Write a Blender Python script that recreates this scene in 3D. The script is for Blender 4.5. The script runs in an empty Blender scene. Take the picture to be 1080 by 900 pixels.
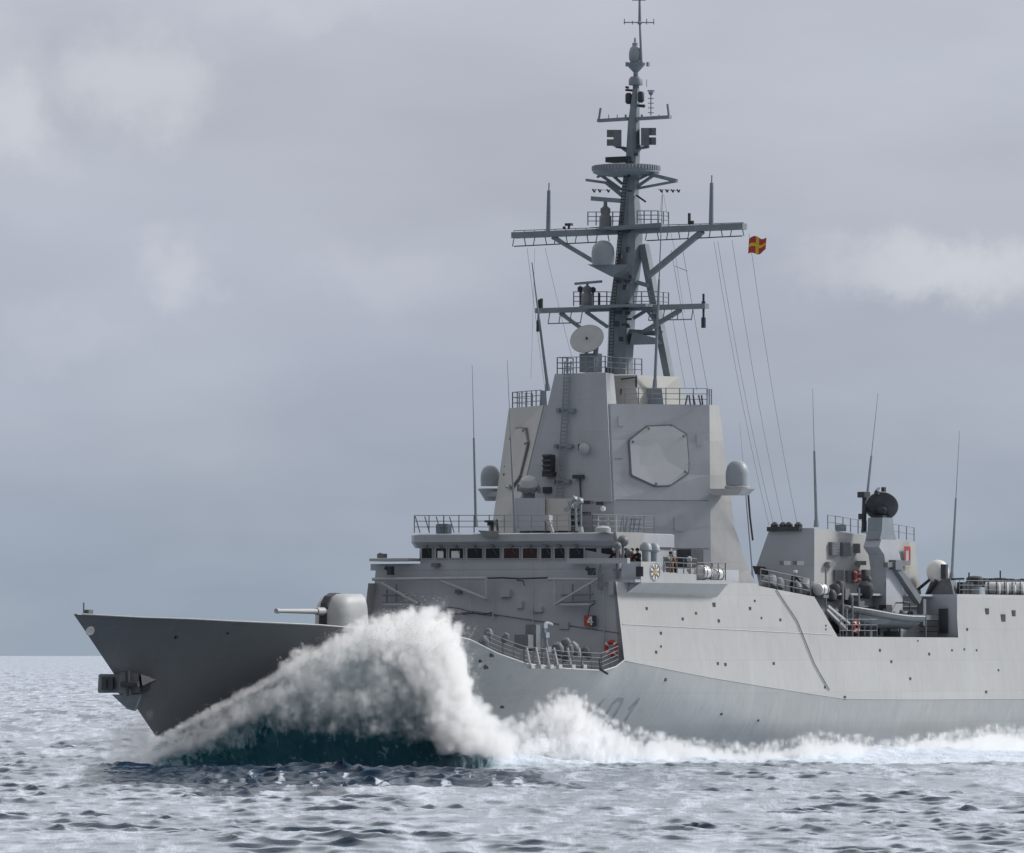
import bpy, bmesh, math, random
import numpy as np
from mathutils import Vector, Matrix, noise
R = math.radians
random.seed(7)
C = bpy.context.scene.collection
SC = bpy.context.scene

# ------------------------------------------------------------------ camera
FPX, HOR, HC = 7360.0, 691.0, 6.0            # focal length in px at 1080 wide, horizon row, eye height
PIT = math.atan((HOR-450)/FPX)
cam = bpy.data.cameras.new('camera'); camo = bpy.data.objects.new('camera', cam); C.objects.link(camo)
cam.sensor_width = 36; cam.lens = FPX/1080*36
cam.clip_start = 1; cam.clip_end = 60000
camo.location = (0, 0, HC); camo.rotation_euler = (R(90)+PIT, 0, 0)
SC.camera = camo

# ------------------------------------------------------------------ sky
SUN_EL = 36.0
SUN_AZ = math.atan2(2.8, 1.06)               # from +Y towards +X
w = bpy.data.worlds.new('World'); SC.world = w; w.use_nodes = True
nt = w.node_tree; N = nt.nodes; L = nt.links; N.clear()
def nn(t, **k):
    n = N.new(t)
    for a, b in k.items(): setattr(n, a, b)
    return n
out = nn('ShaderNodeOutputWorld')
sky = nn('ShaderNodeTexSky', sky_type='NISHITA'); sky.sun_disc = False
sky.sun_elevation = R(SUN_EL); sky.sun_rotation = SUN_AZ
bg1 = nn('ShaderNodeBackground'); bg1.inputs[1].default_value = 0.10
L.new(sky.outputs[0], bg1.inputs[0])
tc = nn('ShaderNodeTexCoord')
sep = nn('ShaderNodeSeparateXYZ'); L.new(tc.outputs['Generated'], sep.inputs[0])
ramp = nn('ShaderNodeValToRGB'); L.new(sep.outputs[2], ramp.inputs[0])
cr = ramp.color_ramp
cr.elements[0].position = 0.0; cr.elements[0].color = (.262, .325, .405, 1)
cr.elements[1].position = 1.0; cr.elements[1].color = (.80, .82, .86, 1)
for p, c in ((.012, (.288, .342, .425)), (.04, (.358, .395, .485)), (.065, (.425, .448, .528)), (.10, (.455, .475, .550)), (.16, (.60, .61, .66)), (.3, (.95, .96, 1.0)), (.6, (1.05, 1.05, 1.07))):
    e = cr.elements.new(p); e.color = (*c, 1)
# low clouds
mp = nn('ShaderNodeMapping'); mp.inputs['Scale'].default_value = (22, 22, 44); mp.inputs['Location'].default_value = (3.3, 0, .9)
L.new(tc.outputs['Generated'], mp.inputs[0])
n1 = nn('ShaderNodeTexNoise'); n1.inputs['Scale'].default_value = 1.0; n1.inputs['Detail'].default_value = 5; n1.inputs['Roughness'].default_value = .48
L.new(mp.outputs[0], n1.inputs[0])
cm = nn('ShaderNodeValToRGB'); L.new(n1.outputs[0], cm.inputs[0])
cm.color_ramp.elements[0].position = .40; cm.color_ramp.elements[0].color = (0, 0, 0, 1)
cm.color_ramp.elements[1].position = .74; cm.color_ramp.elements[1].color = (1, 1, 1, 1)
mp2 = nn('ShaderNodeMapping'); mp2.inputs['Scale'].default_value = (7, 7, 26); mp2.inputs['Location'].default_value = (8.1, 2, 4)
L.new(tc.outputs['Generated'], mp2.inputs[0])
n2 = nn('ShaderNodeTexNoise'); n2.inputs['Scale'].default_value = 1.4; n2.inputs['Detail'].default_value = 4
L.new(mp2.outputs[0], n2.inputs[0])
mr = nn('ShaderNodeMapRange'); L.new(n2.outputs[0], mr.inputs[0])
mr.inputs[1].default_value = .3; mr.inputs[2].default_value = .7; mr.inputs[3].default_value = .90; mr.inputs[4].default_value = 1.10
mul = nn('ShaderNodeVectorMath', operation='MULTIPLY'); L.new(ramp.outputs[0], mul.inputs[0]); L.new(mr.outputs[0], mul.inputs[1])
mx = nn('ShaderNodeMixRGB'); L.new(mul.outputs[0], mx.inputs[1]); mx.inputs[2].default_value = (.58, .61, .66, 1)
mf = nn('ShaderNodeMath', operation='MULTIPLY'); L.new(cm.outputs[0], mf.inputs[0]); mf.inputs[1].default_value = .22
L.new(mf.outputs[0], mx.inputs[0])
# single brighter cloud banks: (azimuth, height, half width, half height, strength)
last = mx.outputs[0]
for i, (cx_, cz_, rx_, rz_, st_) in enumerate(((155, 85, 105, 80, .42), (15, 120, 75, 75, .48), (190, 290, 62, 55, .32), (410, 295, 120, 45, .12), (60, 355, 110, 40, .12), (985, 285, 190, 50, .5), (1060, 300, 130, 55, .2), (330, 5, 130, 30, .15), (-40, 60, 90, 60, .2))):
    vsub = nn('ShaderNodeVectorMath', operation='SUBTRACT'); L.new(tc.outputs['Generated'], vsub.inputs[0]); vsub.inputs[1].default_value = ((cx_-540)/7360, 1, (691-cz_)/7360)
    wob = nn('ShaderNodeTexNoise'); wob.inputs['Scale'].default_value = 75; wob.inputs['Detail'].default_value = 9; wob.inputs['Roughness'].default_value = .62; L.new(tc.outputs['Generated'], wob.inputs[0])
    wv_ = nn('ShaderNodeVectorMath', operation='MULTIPLY_ADD'); L.new(wob.outputs['Color'], wv_.inputs[0]); wv_.inputs[1].default_value = (.022, 0, .018); L.new(vsub.outputs[0], wv_.inputs[2])
    wv2 = nn('ShaderNodeVectorMath', operation='SUBTRACT'); L.new(wv_.outputs[0], wv2.inputs[0]); wv2.inputs[1].default_value = (.011, 0, .009)
    sc_n = nn('ShaderNodeVectorMath', operation='MULTIPLY'); L.new(wv2.outputs[0], sc_n.inputs[0]); sc_n.inputs[1].default_value = (7360/rx_, 1, 7360/rz_)
    ln = nn('ShaderNodeVectorMath', operation='LENGTH'); L.new(sc_n.outputs[0], ln.inputs[0])
    mm_ = nn('ShaderNodeMapRange'); mm_.interpolation_type = 'SMOOTHERSTEP'; L.new(ln.outputs['Value'], mm_.inputs[0]); mm_.inputs[1].default_value = .1; mm_.inputs[2].default_value = 1.15; mm_.inputs[3].default_value = st_; mm_.inputs[4].default_value = 0
    mxx = nn('ShaderNodeMixRGB'); L.new(mm_.outputs[0], mxx.inputs[0]); L.new(last, mxx.inputs[1]); mxx.inputs[2].default_value = (.65, .67, .70, 1); last = mxx.outputs[0]
# unseen sky behind the camera, dimmed to weaken ambient light on the ship
dt = nn('ShaderNodeVectorMath', operation='DOT_PRODUCT'); L.new(tc.outputs['Generated'], dt.inputs[0]); dt.inputs[1].default_value = (.30, .954, 0)
dm = nn('ShaderNodeMapRange'); L.new(dt.outputs['Value'], dm.inputs[0]); dm.inputs[1].default_value = -.5; dm.inputs[2].default_value = .75; dm.inputs[3].default_value = .40; dm.inputs[4].default_value = 1.0
bg2 = nn('ShaderNodeBackground'); L.new(dm.outputs[0], bg2.inputs[1]); L.new(last, bg2.inputs[0])
ms = nn('ShaderNodeMixShader'); ms.inputs[0].default_value = .97
L.new(bg1.outputs[0], ms.inputs[1]); L.new(bg2.outputs[0], ms.inputs[2]); L.new(ms.outputs[0], out.inputs[0])

# ------------------------------------------------------------------ sun behind thin cloud
sl = bpy.data.lights.new('sun', 'SUN'); so = bpy.data.objects.new('sun', sl); C.objects.link(so)
sl.energy = 2.7; sl.angle = R(9); sl.color = (1, .975, .94)
sd = Vector((math.sin(SUN_AZ)*math.cos(R(SUN_EL)), math.cos(SUN_AZ)*math.cos(R(SUN_EL)), math.sin(R(SUN_EL))))
so.rotation_euler = sd.to_track_quat('Z', 'Y').to_euler(); so.location = (100, 300, 200)
SC.view_settings.view_transform = 'Standard'; SC.view_settings.look = 'None'; SC.view_settings.exposure = 0.13; SC.view_settings.gamma = 1
SC.cycles.volume_bounces = 14; SC.cycles.volume_step_rate = 2.0; SC.cycles.max_bounces = 14; SC.cycles.transparent_max_bounces = 24
SC.cycles.use_denoising = True

# ------------------------------------------------------------------ ship frame: u aft of the stem head, v to port, w above the water
TH = R(32.4)
hd = np.array([-math.sin(TH), -math.cos(TH), 0.]); pt = np.array([math.cos(TH), -math.sin(TH), 0.])
ORG = np.array([-0.8, 400., 0.]) + 42.0*hd
def W(p):
    return ORG - p[0]*hd + p[1]*pt + np.array([0, 0, p[2]])
UR = 60.0
def ray(x, y):
    d = np.array([(x-540)/FPX, 1, (450-y)/FPX]); c, s = math.cos(PIT), math.sin(PIT)
    return np.array([d[0], c-d[2]*s, s+c*d[2]])
def hit(x, y, n, k):
    d = ray(x, y); a = np.array([0, 0, HC])-ORG
    a = np.array([-(a@hd), a@pt, a[2]]); b = np.array([-(d@hd), d@pt, d[2]]); n = np.array(n, float)
    t = (k-n@a)/(n@b); q = a+t*b
    return (float(q[0]), float(q[1]), float(q[2]))
def S(x, y, v): return hit(x, y, (0, 1, 0), v)        # a point on a fore-and-aft plane
def F(x, y, u): return hit(x, y, (1, 0, 0), u)        # a point on an athwartship plane

# ------------------------------------------------------------------ materials
def newmat(name):
    m = bpy.data.materials.new(name); m.use_nodes = True
    return m, m.node_tree, m.node_tree.nodes['Principled BSDF']
def paint(name, col, rough=.55, var=.10, streak=.0, scale=.6, bump=.0, metal=0.0, spec=.4, plates=False, wet_shade=False):
    m, t, b = newmat(name)
    tcn = t.nodes.new('ShaderNodeTexCoord')
    nz = t.nodes.new('ShaderNodeTexNoise'); nz.inputs['Scale'].default_value = scale; nz.inputs['Detail'].default_value = 6; nz.inputs['Roughness'].default_value = .6
    t.links.new(tcn.outputs['Object'], nz.inputs[0])
    r = t.nodes.new('ShaderNodeMapRange'); t.links.new(nz.outputs[0], r.inputs[0])
    r.inputs[1].default_value = .3; r.inputs[2].default_value = .7; r.inputs[3].default_value = 1-var; r.inputs[4].default_value = 1+var
    v = t.nodes.new('ShaderNodeVectorMath'); v.operation = 'SCALE'; v.inputs[0].default_value = col
    t.links.new(r.outputs[0], v.inputs['Scale'])
    last = v.outputs[0]
    if streak:
        mpn = t.nodes.new('ShaderNodeMapping'); mpn.inputs['Scale'].default_value = (2.2, 2.2, .10)
        t.links.new(tcn.outputs['Object'], mpn.inputs[0])
        nz2 = t.nodes.new('ShaderNodeTexNoise'); nz2.inputs['Scale'].default_value = 1.1; nz2.inputs['Detail'].default_value = 4
        t.links.new(mpn.outputs[0], nz2.inputs[0])
        rr = t.nodes.new('ShaderNodeMapRange'); t.links.new(nz2.outputs[0], rr.inputs[0])
        rr.inputs[1].default_value = .58; rr.inputs[2].default_value = .78; rr.inputs[3].default_value = 0; rr.inputs[4].default_value = streak
        mxn = t.nodes.new('ShaderNodeMixRGB'); t.links.new(rr.outputs[0], mxn.inputs[0]); t.links.new(last, mxn.inputs[1]); mxn.inputs[2].default_value = (.20, .17, .13, 1)
        last = mxn.outputs[0]
    hgt_ = None
    if plates:
        sp_ = t.nodes.new('ShaderNodeSeparateXYZ'); t.links.new(tcn.outputs['Object'], sp_.inputs[0])
        ax_ = t.nodes.new('ShaderNodeMath'); ax_.operation = 'MULTIPLY_ADD'; t.links.new(sp_.outputs[1], ax_.inputs[0]); ax_.inputs[1].default_value = .9; t.links.new(sp_.outputs[0], ax_.inputs[2])
        cb_ = t.nodes.new('ShaderNodeCombineXYZ'); t.links.new(ax_.outputs[0], cb_.inputs[0]); t.links.new(sp_.outputs[2], cb_.inputs[1])
        bk = t.nodes.new('ShaderNodeTexBrick'); t.links.new(cb_.outputs[0], bk.inputs[0]); bk.inputs['Scale'].default_value = 1; bk.inputs['Brick Width'].default_value = 5.2; bk.inputs['Row Height'].default_value = 1.9; bk.inputs['Mortar Size'].default_value = .022; bk.inputs['Mortar Smooth'].default_value = .6
        bk.inputs['Color1'].default_value = (.965, .965, .965, 1); bk.inputs['Color2'].default_value = (1.03, 1.03, 1.03, 1); bk.inputs['Mortar'].default_value = (.90, .90, .90, 1); hgt_ = bk.outputs['Fac']
        mu_ = t.nodes.new('ShaderNodeVectorMath'); mu_.operation = 'MULTIPLY'; t.links.new(last, mu_.inputs[0]); t.links.new(bk.outputs['Color'], mu_.inputs[1]); last = mu_.outputs[0]
        # thin rust and salt runs
        mr1 = t.nodes.new('ShaderNodeMapping'); mr1.inputs['Scale'].default_value = (3.6, 3.6, .16); t.links.new(tcn.outputs['Object'], mr1.inputs[0])
        nr1 = t.nodes.new('ShaderNodeTexNoise'); nr1.inputs['Scale'].default_value = 1.0; nr1.inputs['Detail'].default_value = 3; t.links.new(mr1.outputs[0], nr1.inputs[0])
        rr1 = t.nodes.new('ShaderNodeMapRange'); t.links.new(nr1.outputs[0], rr1.inputs[0]); rr1.inputs[1].default_value = .66; rr1.inputs[2].default_value = .80; rr1.inputs[4].default_value = .34
        mx1 = t.nodes.new('ShaderNodeMixRGB'); t.links.new(rr1.outputs[0], mx1.inputs[0]); t.links.new(last, mx1.inputs[1]); mx1.inputs[2].default_value = (.30, .22, .14, 1); last = mx1.outputs[0]
        mr2 = t.nodes.new('ShaderNodeMapping'); mr2.inputs['Scale'].default_value = (1.3, 1.3, .12); mr2.inputs['Location'].default_value = (9, 4, 2); t.links.new(tcn.outputs['Object'], mr2.inputs[0])
        nr2 = t.nodes.new('ShaderNodeTexNoise'); nr2.inputs['Scale'].default_value = 1.0; nr2.inputs['Detail'].default_value = 5; t.links.new(mr2.outputs[0], nr2.inputs[0])
        rr2 = t.nodes.new('ShaderNodeMapRange'); t.links.new(nr2.outputs[0], rr2.inputs[0]); rr2.inputs[1].default_value = .55; rr2.inputs[2].default_value = .75; rr2.inputs[4].default_value = .22
        mx2 = t.nodes.new('ShaderNodeMixRGB'); t.links.new(rr2.outputs[0], mx2.inputs[0]); t.links.new(last, mx2.inputs[1]); mx2.inputs[2].default_value = (.50, .51, .51, 1); last = mx2.outputs[0]
    if wet_shade:
        # forward flare: shade put into the wetted paint's colour; ragged wetted band above water
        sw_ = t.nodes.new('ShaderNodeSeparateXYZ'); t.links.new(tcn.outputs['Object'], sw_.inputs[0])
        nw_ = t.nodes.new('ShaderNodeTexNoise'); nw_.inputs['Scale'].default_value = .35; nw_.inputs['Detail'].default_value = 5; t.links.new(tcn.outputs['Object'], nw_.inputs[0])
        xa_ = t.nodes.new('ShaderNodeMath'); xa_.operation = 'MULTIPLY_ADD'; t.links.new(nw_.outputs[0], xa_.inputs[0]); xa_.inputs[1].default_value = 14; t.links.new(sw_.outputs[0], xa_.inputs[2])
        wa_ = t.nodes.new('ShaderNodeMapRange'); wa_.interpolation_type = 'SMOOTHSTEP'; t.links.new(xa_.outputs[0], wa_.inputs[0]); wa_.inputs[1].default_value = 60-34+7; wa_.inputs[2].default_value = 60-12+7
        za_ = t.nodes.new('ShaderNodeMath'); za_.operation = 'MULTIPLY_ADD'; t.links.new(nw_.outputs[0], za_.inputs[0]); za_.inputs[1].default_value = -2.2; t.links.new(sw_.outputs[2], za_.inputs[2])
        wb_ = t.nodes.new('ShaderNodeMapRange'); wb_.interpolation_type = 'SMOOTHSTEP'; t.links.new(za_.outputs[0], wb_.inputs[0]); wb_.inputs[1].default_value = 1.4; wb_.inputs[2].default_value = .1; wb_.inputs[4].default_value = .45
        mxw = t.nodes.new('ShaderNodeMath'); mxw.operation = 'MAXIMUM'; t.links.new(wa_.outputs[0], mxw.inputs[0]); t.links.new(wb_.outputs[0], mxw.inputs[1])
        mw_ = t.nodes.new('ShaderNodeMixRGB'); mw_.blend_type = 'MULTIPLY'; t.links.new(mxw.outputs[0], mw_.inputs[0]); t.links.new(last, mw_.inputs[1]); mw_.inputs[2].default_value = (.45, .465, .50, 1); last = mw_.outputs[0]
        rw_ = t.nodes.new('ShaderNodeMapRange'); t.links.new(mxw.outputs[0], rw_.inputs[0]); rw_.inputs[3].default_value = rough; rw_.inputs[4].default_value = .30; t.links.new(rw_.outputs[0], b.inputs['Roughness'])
    t.links.new(last, b.inputs['Base Color'])
    b.inputs['Roughness'].default_value = rough
    b.inputs['Metallic'].default_value = metal; b.inputs['Specular IOR Level'].default_value = spec
    if bump:
        mpb = t.nodes.new('ShaderNodeMapping'); mpb.inputs['Scale'].default_value = (1.0, 1.0, .55)
        t.links.new(tcn.outputs['Object'], mpb.inputs[0])
        nb = t.nodes.new('ShaderNodeTexNoise'); nb.inputs['Scale'].default_value = .9; nb.inputs['Detail'].default_value = 2
        t.links.new(mpb.outputs[0], nb.inputs[0])
        bp = t.nodes.new('ShaderNodeBump'); bp.inputs['Strength'].default_value = 1; bp.inputs['Distance'].default_value = bump
        t.links.new(nb.outputs[0], bp.inputs['Height']); t.links.new(bp.outputs[0], b.inputs['Normal'])
    return m
M = {
 'hull': paint('hull_grey_paint', (.375, .392, .390), .45, .05, .16, .35, .06, plates=True, wet_shade=True),
 'side': paint('superstructure_grey_paint', (.415, .42, .416), .55, .04, .10, .4, .045, plates=True),
 'house': paint('deckhouse_grey_paint', (.40, .42, .455), .6, .06, .08, .5, .016, plates=True),
 'cream': paint('faded_cream_paint', (.45, .448, .432), .6, .05, .06, .5),
 'panel': paint('radar_panel_face', (.50, .52, .54), .5, .04, 0, .8),
 'mast': paint('mast_blue_grey_paint', (.22, .255, .285), .55, .12, 0, 1.2),
 'dark': paint('dark_equipment', (.045, .05, .058), .6, .25, 0, 2),
 'mid': paint('mid_grey_equipment', (.16, .175, .19), .55, .15, 0, 2),
 'pale': paint('pale_grey_equipment', (.42, .44, .45), .5, .08, 0, 1.5),
 'radome': paint('radome_grey', (.30, .335, .37), .45, .04, 0, 1),
 'white': paint('white_paint', (.72, .72, .70), .5, .05, 0, 2),
 'red': paint('red_paint', (.42, .055, .05), .5, .15, 0, 3),
 'yellow': paint('yellow_paint', (.72, .45, .03), .5, .08, 0, 3),
 'wire': paint('halyard_wire', (.34, .35, .36), .6, .1, 0, 2),
 'rail': paint('rail_grey', (.20, .215, .23), .5, .1, 0, 2),
 'deck': paint('deck_paint', (.10, .11, .115), .8, .15, 0, .8),
 'number': paint('number_black_paint', (.27, .283, .293), .6, .25, 0, 2),
 'seam': paint('plate_seam_paint', (.45, .46, .46), .5, .05, 0, 2),
 'rubber': paint('grey_rubber_tube', (.10, .115, .12), .5, .1, 0, 2),
 'skin': paint('skin', (.42, .26, .19), .5, .05, 0, 2),
 'navy': paint('navy_cloth', (.018, .022, .032), .85, .2, 0, 8),
 'khaki': paint('orange_brown_cloth', (.30, .13, .06), .85, .2, 0, 8),
 'hair': paint('dark_hair', (.02, .015, .012), .7, .2, 0, 8),
}
m, t, b = newmat('window_glass'); b.inputs['Base Color'].default_value = (.012, .014, .018, 1); b.inputs['Roughness'].default_value = .12; M['glass'] = m
m, t, b = newmat('window_glass_with_red_interior'); b.inputs['Base Color'].default_value = (.045, .016, .018, 1); b.inputs['Roughness'].default_value = .2; M['glass_red'] = m
m, t, b = newmat('steel_canister'); b.inputs['Base Color'].default_value = (.62, .62, .61, 1); b.inputs['Roughness'].default_value = .35; b.inputs['Metallic'].default_value = .3; M['canister'] = m

# ------------------------------------------------------------------ mesh builder in the ship frame
class MB:
    def __init__(s): s.v = []; s.f = []
    def add(s, vs, fs):
        o = len(s.v); s.v += [tuple(map(float, q)) for q in vs]; s.f += [tuple(o+i for i in f) for f in fs]; return s
    def hexa(s, b, t):                     # two quads, corresponding corners
        return s.add(list(b)+list(t), [(0, 1, 2, 3), (4, 5, 6, 7), (0, 1, 5, 4), (1, 2, 6, 5), (2, 3, 7, 6), (3, 0, 4, 7)])
    def box(s, a, b):
        (x0, y0, z0), (x1, y1, z1) = a, b
        return s.hexa([(x0, y0, z0), (x1, y0, z0), (x1, y1, z0), (x0, y1, z0)], [(x0, y0, z1), (x1, y0, z1), (x1, y1, z1), (x0, y1, z1)])
    def cbox(s, c, d):
        return s.box([c[i]-d[i]/2 for i in range(3)], [c[i]+d[i]/2 for i in range(3)])
    def prism(s, bot, top):                # two n-gons
        n = len(bot)
        return s.add(list(bot)+list(top), [tuple(range(n)), tuple(range(n, 2*n))]+[(i, (i+1) % n, n+(i+1) % n, n+i) for i in range(n)])
    def tube(s, a, b, r, r2=None, n=8):
        a = Vector(a); b = Vector(b); r2 = r if r2 is None else r2
        d = b-a
        if d.length < 1e-6: return s
        q = d.to_track_quat('Z', 'Y').to_matrix()
        v0 = [a+q@Vector((r*math.cos(i*2*math.pi/n), r*math.sin(i*2*math.pi/n), 0)) for i in range(n)]
        v1 = [b+q@Vector((r2*math.cos(i*2*math.pi/n), r2*math.sin(i*2*math.pi/n), 0)) for i in range(n)]
        return s.prism(v0, v1)
    def path(s, ps, r, n=5):
        for a, b in zip(ps, ps[1:]): s.tube(a, b, r, n=n)
        return s
    def bar(s, a, b, wd, ht, up=(0, 0, 1)):   # rectangular bar
        a = Vector(a); b = Vector(b); d = (b-a).normalized(); up = Vector(up)
        sx = d.cross(up)
        sx = sx.normalized() if sx.length > 1e-4 else Vector((0, 1, 0)); uz = sx.cross(d).normalized()
        c = [(sx*i*wd/2+uz*j*ht/2) for i, j in ((-1, -1), (1, -1), (1, 1), (-1, 1))]
        return s.hexa([a+q for q in c], [b+q for q in c])
    def lathe(s, c, prof, axis=(0, 0, 1), n=24):
        c = Vector(c); q = Vector(axis).normalized().to_track_quat('Z', 'Y').to_matrix(); vs = []; k = len(prof)
        for r, z in prof:
            for i in range(n):
                a = i*2*math.pi/n; vs.append(c+q@Vector((r*math.cos(a), r*math.sin(a), z)))
        fs = [(j*n+i, j*n+(i+1) % n, (j+1)*n+(i+1) % n, (j+1)*n+i) for j in range(k-1) for i in range(n)]
        fs += [tuple(range(n)), tuple(range((k-1)*n, k*n))]
        return s.add(vs, fs)
    def torus(s, c, rr, r, axis=(0, 1, 0), n=24, k=8):
        c = Vector(c); q = Vector(axis).normalized().to_track_quat('Z', 'Y').to_matrix(); vs = []
        for i in range(n):
            a = i*2*math.pi/n
            for j in range(k):
                b_ = j*2*math.pi/k; d = rr+r*math.cos(b_)
                vs.append(c+q@Vector((d*math.cos(a), d*math.sin(a), r*math.sin(b_))))
        return s.add(vs, [(i*k+j, ((i+1) % n)*k+j, ((i+1) % n)*k+(j+1) % k, i*k+(j+1) % k) for i in range(n) for j in range(k)])
    def plate(s, ps, d):                   # polygon given thickness vector d
        return s.prism(ps, [tuple(np.array(p)+np.array(d)) for p in ps])
    def rail(s, ps, h=1.0, step=1.2, r=.018, rows=3):
        for k in range(rows):
            z = h*(k+1)/rows
            for a, b in zip(ps, ps[1:]): s.tube((a[0], a[1], a[2]+z), (b[0], b[1], b[2]+z), r*.7, n=4)
        for a, b in zip(ps, ps[1:]):
            a = Vector(a); b = Vector(b); n = max(1, round((b-a).length/step))
            for i in range(n+1):
                q = a+(b-a)*i/n; s.tube(q, q+Vector((0, 0, h)), r*1.2, n=4)
        return s
    def pieces(s):
        # loose islands closer than half their size belong together; farther ones are parts of their own
        n = len(s.v); par = list(range(n))
        def find(i):
            while par[i] != i: par[i] = par[par[i]]; i = par[i]
            return i
        for f in s.f:
            a = find(f[0])
            for i in f[1:]: par[find(i)] = a
        ids = {}
        lab = [ids.setdefault(find(i), len(ids)) for i in range(n)]; k = len(ids)
        if k < 2 or k > 900: return [s]
        P_ = np.array(s.v); lab = np.array(lab); lo = np.full((k, 3), 1e9); hi = np.full((k, 3), -1e9)
        np.minimum.at(lo, lab, P_); np.maximum.at(hi, lab, P_); size = (hi-lo).max(1)
        gap = np.maximum(0, np.maximum(lo[:, None]-hi[None], lo[None]-hi[:, None]))
        near = np.sqrt((gap**2).sum(2)) <= np.maximum(.018, .42*np.maximum(size[:, None], size[None]))
        pc = list(range(k))
        def fp(i):
            while pc[i] != i: pc[i] = pc[pc[i]]; i = pc[i]
            return i
        for a, b in zip(*np.nonzero(np.triu(near, 1))): pc[fp(int(a))] = fp(int(b))
        grp = np.array([fp(i) for i in range(k)])[lab]; out = []
        for g in sorted(set(grp.tolist()), key=lambda g: -int((grp == g).sum())):
            mp_ = -np.ones(n, int); ix = np.nonzero(grp == g)[0]; mp_[ix] = range(len(ix)); q = MB(); q.v = [s.v[i] for i in ix]
            q.f = [tuple(int(mp_[i]) for i in f) for f in s.f if grp[f[0]] == g]; out.append(q)
        return out
    def build(s, name, mat, parent=None, smooth=False, world=False, bevel=0, origin=None, whole=False):
        while parent is not None and parent.parent is not None and parent.parent.parent is not None: parent = parent.parent
        ps = [s] if whole else s.pieces()
        return [q._one(name, mat, parent, smooth, world, bevel, origin) for q in ps][0]
    def _one(s, name, mat, parent, smooth, world, bevel, origin):
        me = bpy.data.meshes.new(name)
        if parent is None or world or origin is not None:
            if world: vs = s.v
            else:
                o = origin or (0, 0, 0)
                vs = [(o[0]-a, b_-o[1], c-o[2]) for a, b_, c in s.v]
        else: vs = [(UR-a, b_, c) for a, b_, c in s.v]
        me.from_pydata(vs, [], s.f); me.update()
        bm = bmesh.new(); bm.from_mesh(me); bmesh.ops.recalc_face_normals(bm, faces=bm.faces)
        if bevel:
            bmesh.ops.remove_doubles(bm, verts=bm.verts, dist=1e-5)
            ed = [e for e in bm.edges if len(e.link_faces) == 2 and e.calc_face_angle(0) > .5]
            bmesh.ops.bevel(bm, geom=ed, offset=bevel, segments=2, affect='EDGES', clamp_overlap=True)
        bm.to_mesh(me); bm.free()
        if smooth:
            for p_ in me.polygons: p_.use_smooth = True
            me.set_sharp_from_angle(angle=R(38))
        me.materials.append(mat)
        o_ = bpy.data.objects.new(name, me); C.objects.link(o_)
        if parent is not None: o_.parent = parent
        return o_
YAW = math.atan2(hd[1], hd[0])
def root(name, label, cat, p, group=None, yaw=0.0):
    o = bpy.data.objects.new(name, None); C.objects.link(o); q = W(p)
    o.location = q; o.rotation_euler = (0, 0, YAW+yaw); o.empty_display_size = .5
    o['label'] = label; o['category'] = cat
    if group: o['group'] = group
    return o
def copy_tree(o, parent=None):
    c = o.copy(); C.objects.link(c)
    if parent: c.parent = parent
    for ch in o.children: copy_tree(ch, c)
    return c
ship = root('warship', 'grey naval frigate with tall mast breaking a bow wave at sea', 'warship', (UR, 0, 0))

# ------------------------------------------------------------------ hull
EP = [(-1, 8.15), (.7, 8.13), (4.5, 7.95), (7.3, 7.88), (10, 7.77), (13, 7.67), (15.6, 7.58), (19.6, 7.33), (22.4, 7.19), (25.6, 7.0), (26.9, 6.80), (29.3, 6.05), (31.9, 5.48), (35.4, 5.21), (39.1, 5.09), (40.3, 5.3), (41.2, 5.68), (50, 4.75), (58, 4.05), (66, 3.40), (75, 3.30), (147, 3.20)]
def E(u): return float(np.interp(u, [p[0] for p in EP], [p[1] for p in EP]))
def stem(w_): return 10.06-1.148*w_ if w_ > 0 else 10.06+.9*(-w_)
def hb(u, w_):                                       # half breadth of the lower hull
    e = E(u); f = max(0., min(1., w_/e)) if w_ > 0 else 0.
    Bm = 8.1+(9.0-8.1)*f; Le = 66-26*f; p = 1.6+.5*f
    if u > 110: Bm -= (u-110)*.02
    t = max(0., min(1., (u-stem(w_))/Le))
    v = Bm*(1-(1-t)**p)
    if w_ < 0: v *= 1+w_*.05
    return v
us = sorted(set([round(x, 3) for x in np.concatenate([np.arange(0, 45, .6), np.arange(45, 148, 2.5), [p[0] for p in EP if p[0] > .7]])]))
NL = 15; fr = np.linspace(0, 1, NL)
hull = MB()
for sgn in (1, -1):
    rows = []
    for i, T in enumerate(np.concatenate([np.linspace(0, 1, 90)**1.3*.30, np.linspace(.31, 1, 50)])):
        row = []
        for f in fr:
            # longitudinal parameter starts at the stem for each level so the raked stem stays sharp
            u = .7+T*146
            for _ in range(4):
                e = E(u); w_ = -4+(e+4)*f; s0 = stem(w_) if w_ < 8.13 else .7
                u = s0+T*(147-s0)
            row.append((u, sgn*hb(u, w_), w_))
        rows.append(row)
    n = len(rows)
    hull.add([q for r_ in rows for q in r_], [(a*NL+k, (a+1)*NL+k, (a+1)*NL+k+1, a*NL+k+1) for a in range(n-1) for k in range(NL-1)])
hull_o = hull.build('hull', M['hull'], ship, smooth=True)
# forecastle and weather deck
dk = MB(); uu = [u for u in us if u >= 1.4 and u <= 42]
def deck_w(u): return min(E(u)-.02 if u > 30 else 99, float(np.interp(u, [0, 12, 30, 33, 40], [7.3, 6.7, 6.0, 5.2, 5.05])))
vs = []; fs = []
for i, u in enumerate(uu):
    d = deck_w(u); b_ = max(.02, hb(u, d)-.04); vs += [(u, -b_, d), (u, b_, d)]
    if i: fs.append((2*i-2, 2*i-1, 2*i+1, 2*i))
dk.add(vs, fs).build('foredeck', M['deck'], ship)
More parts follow.
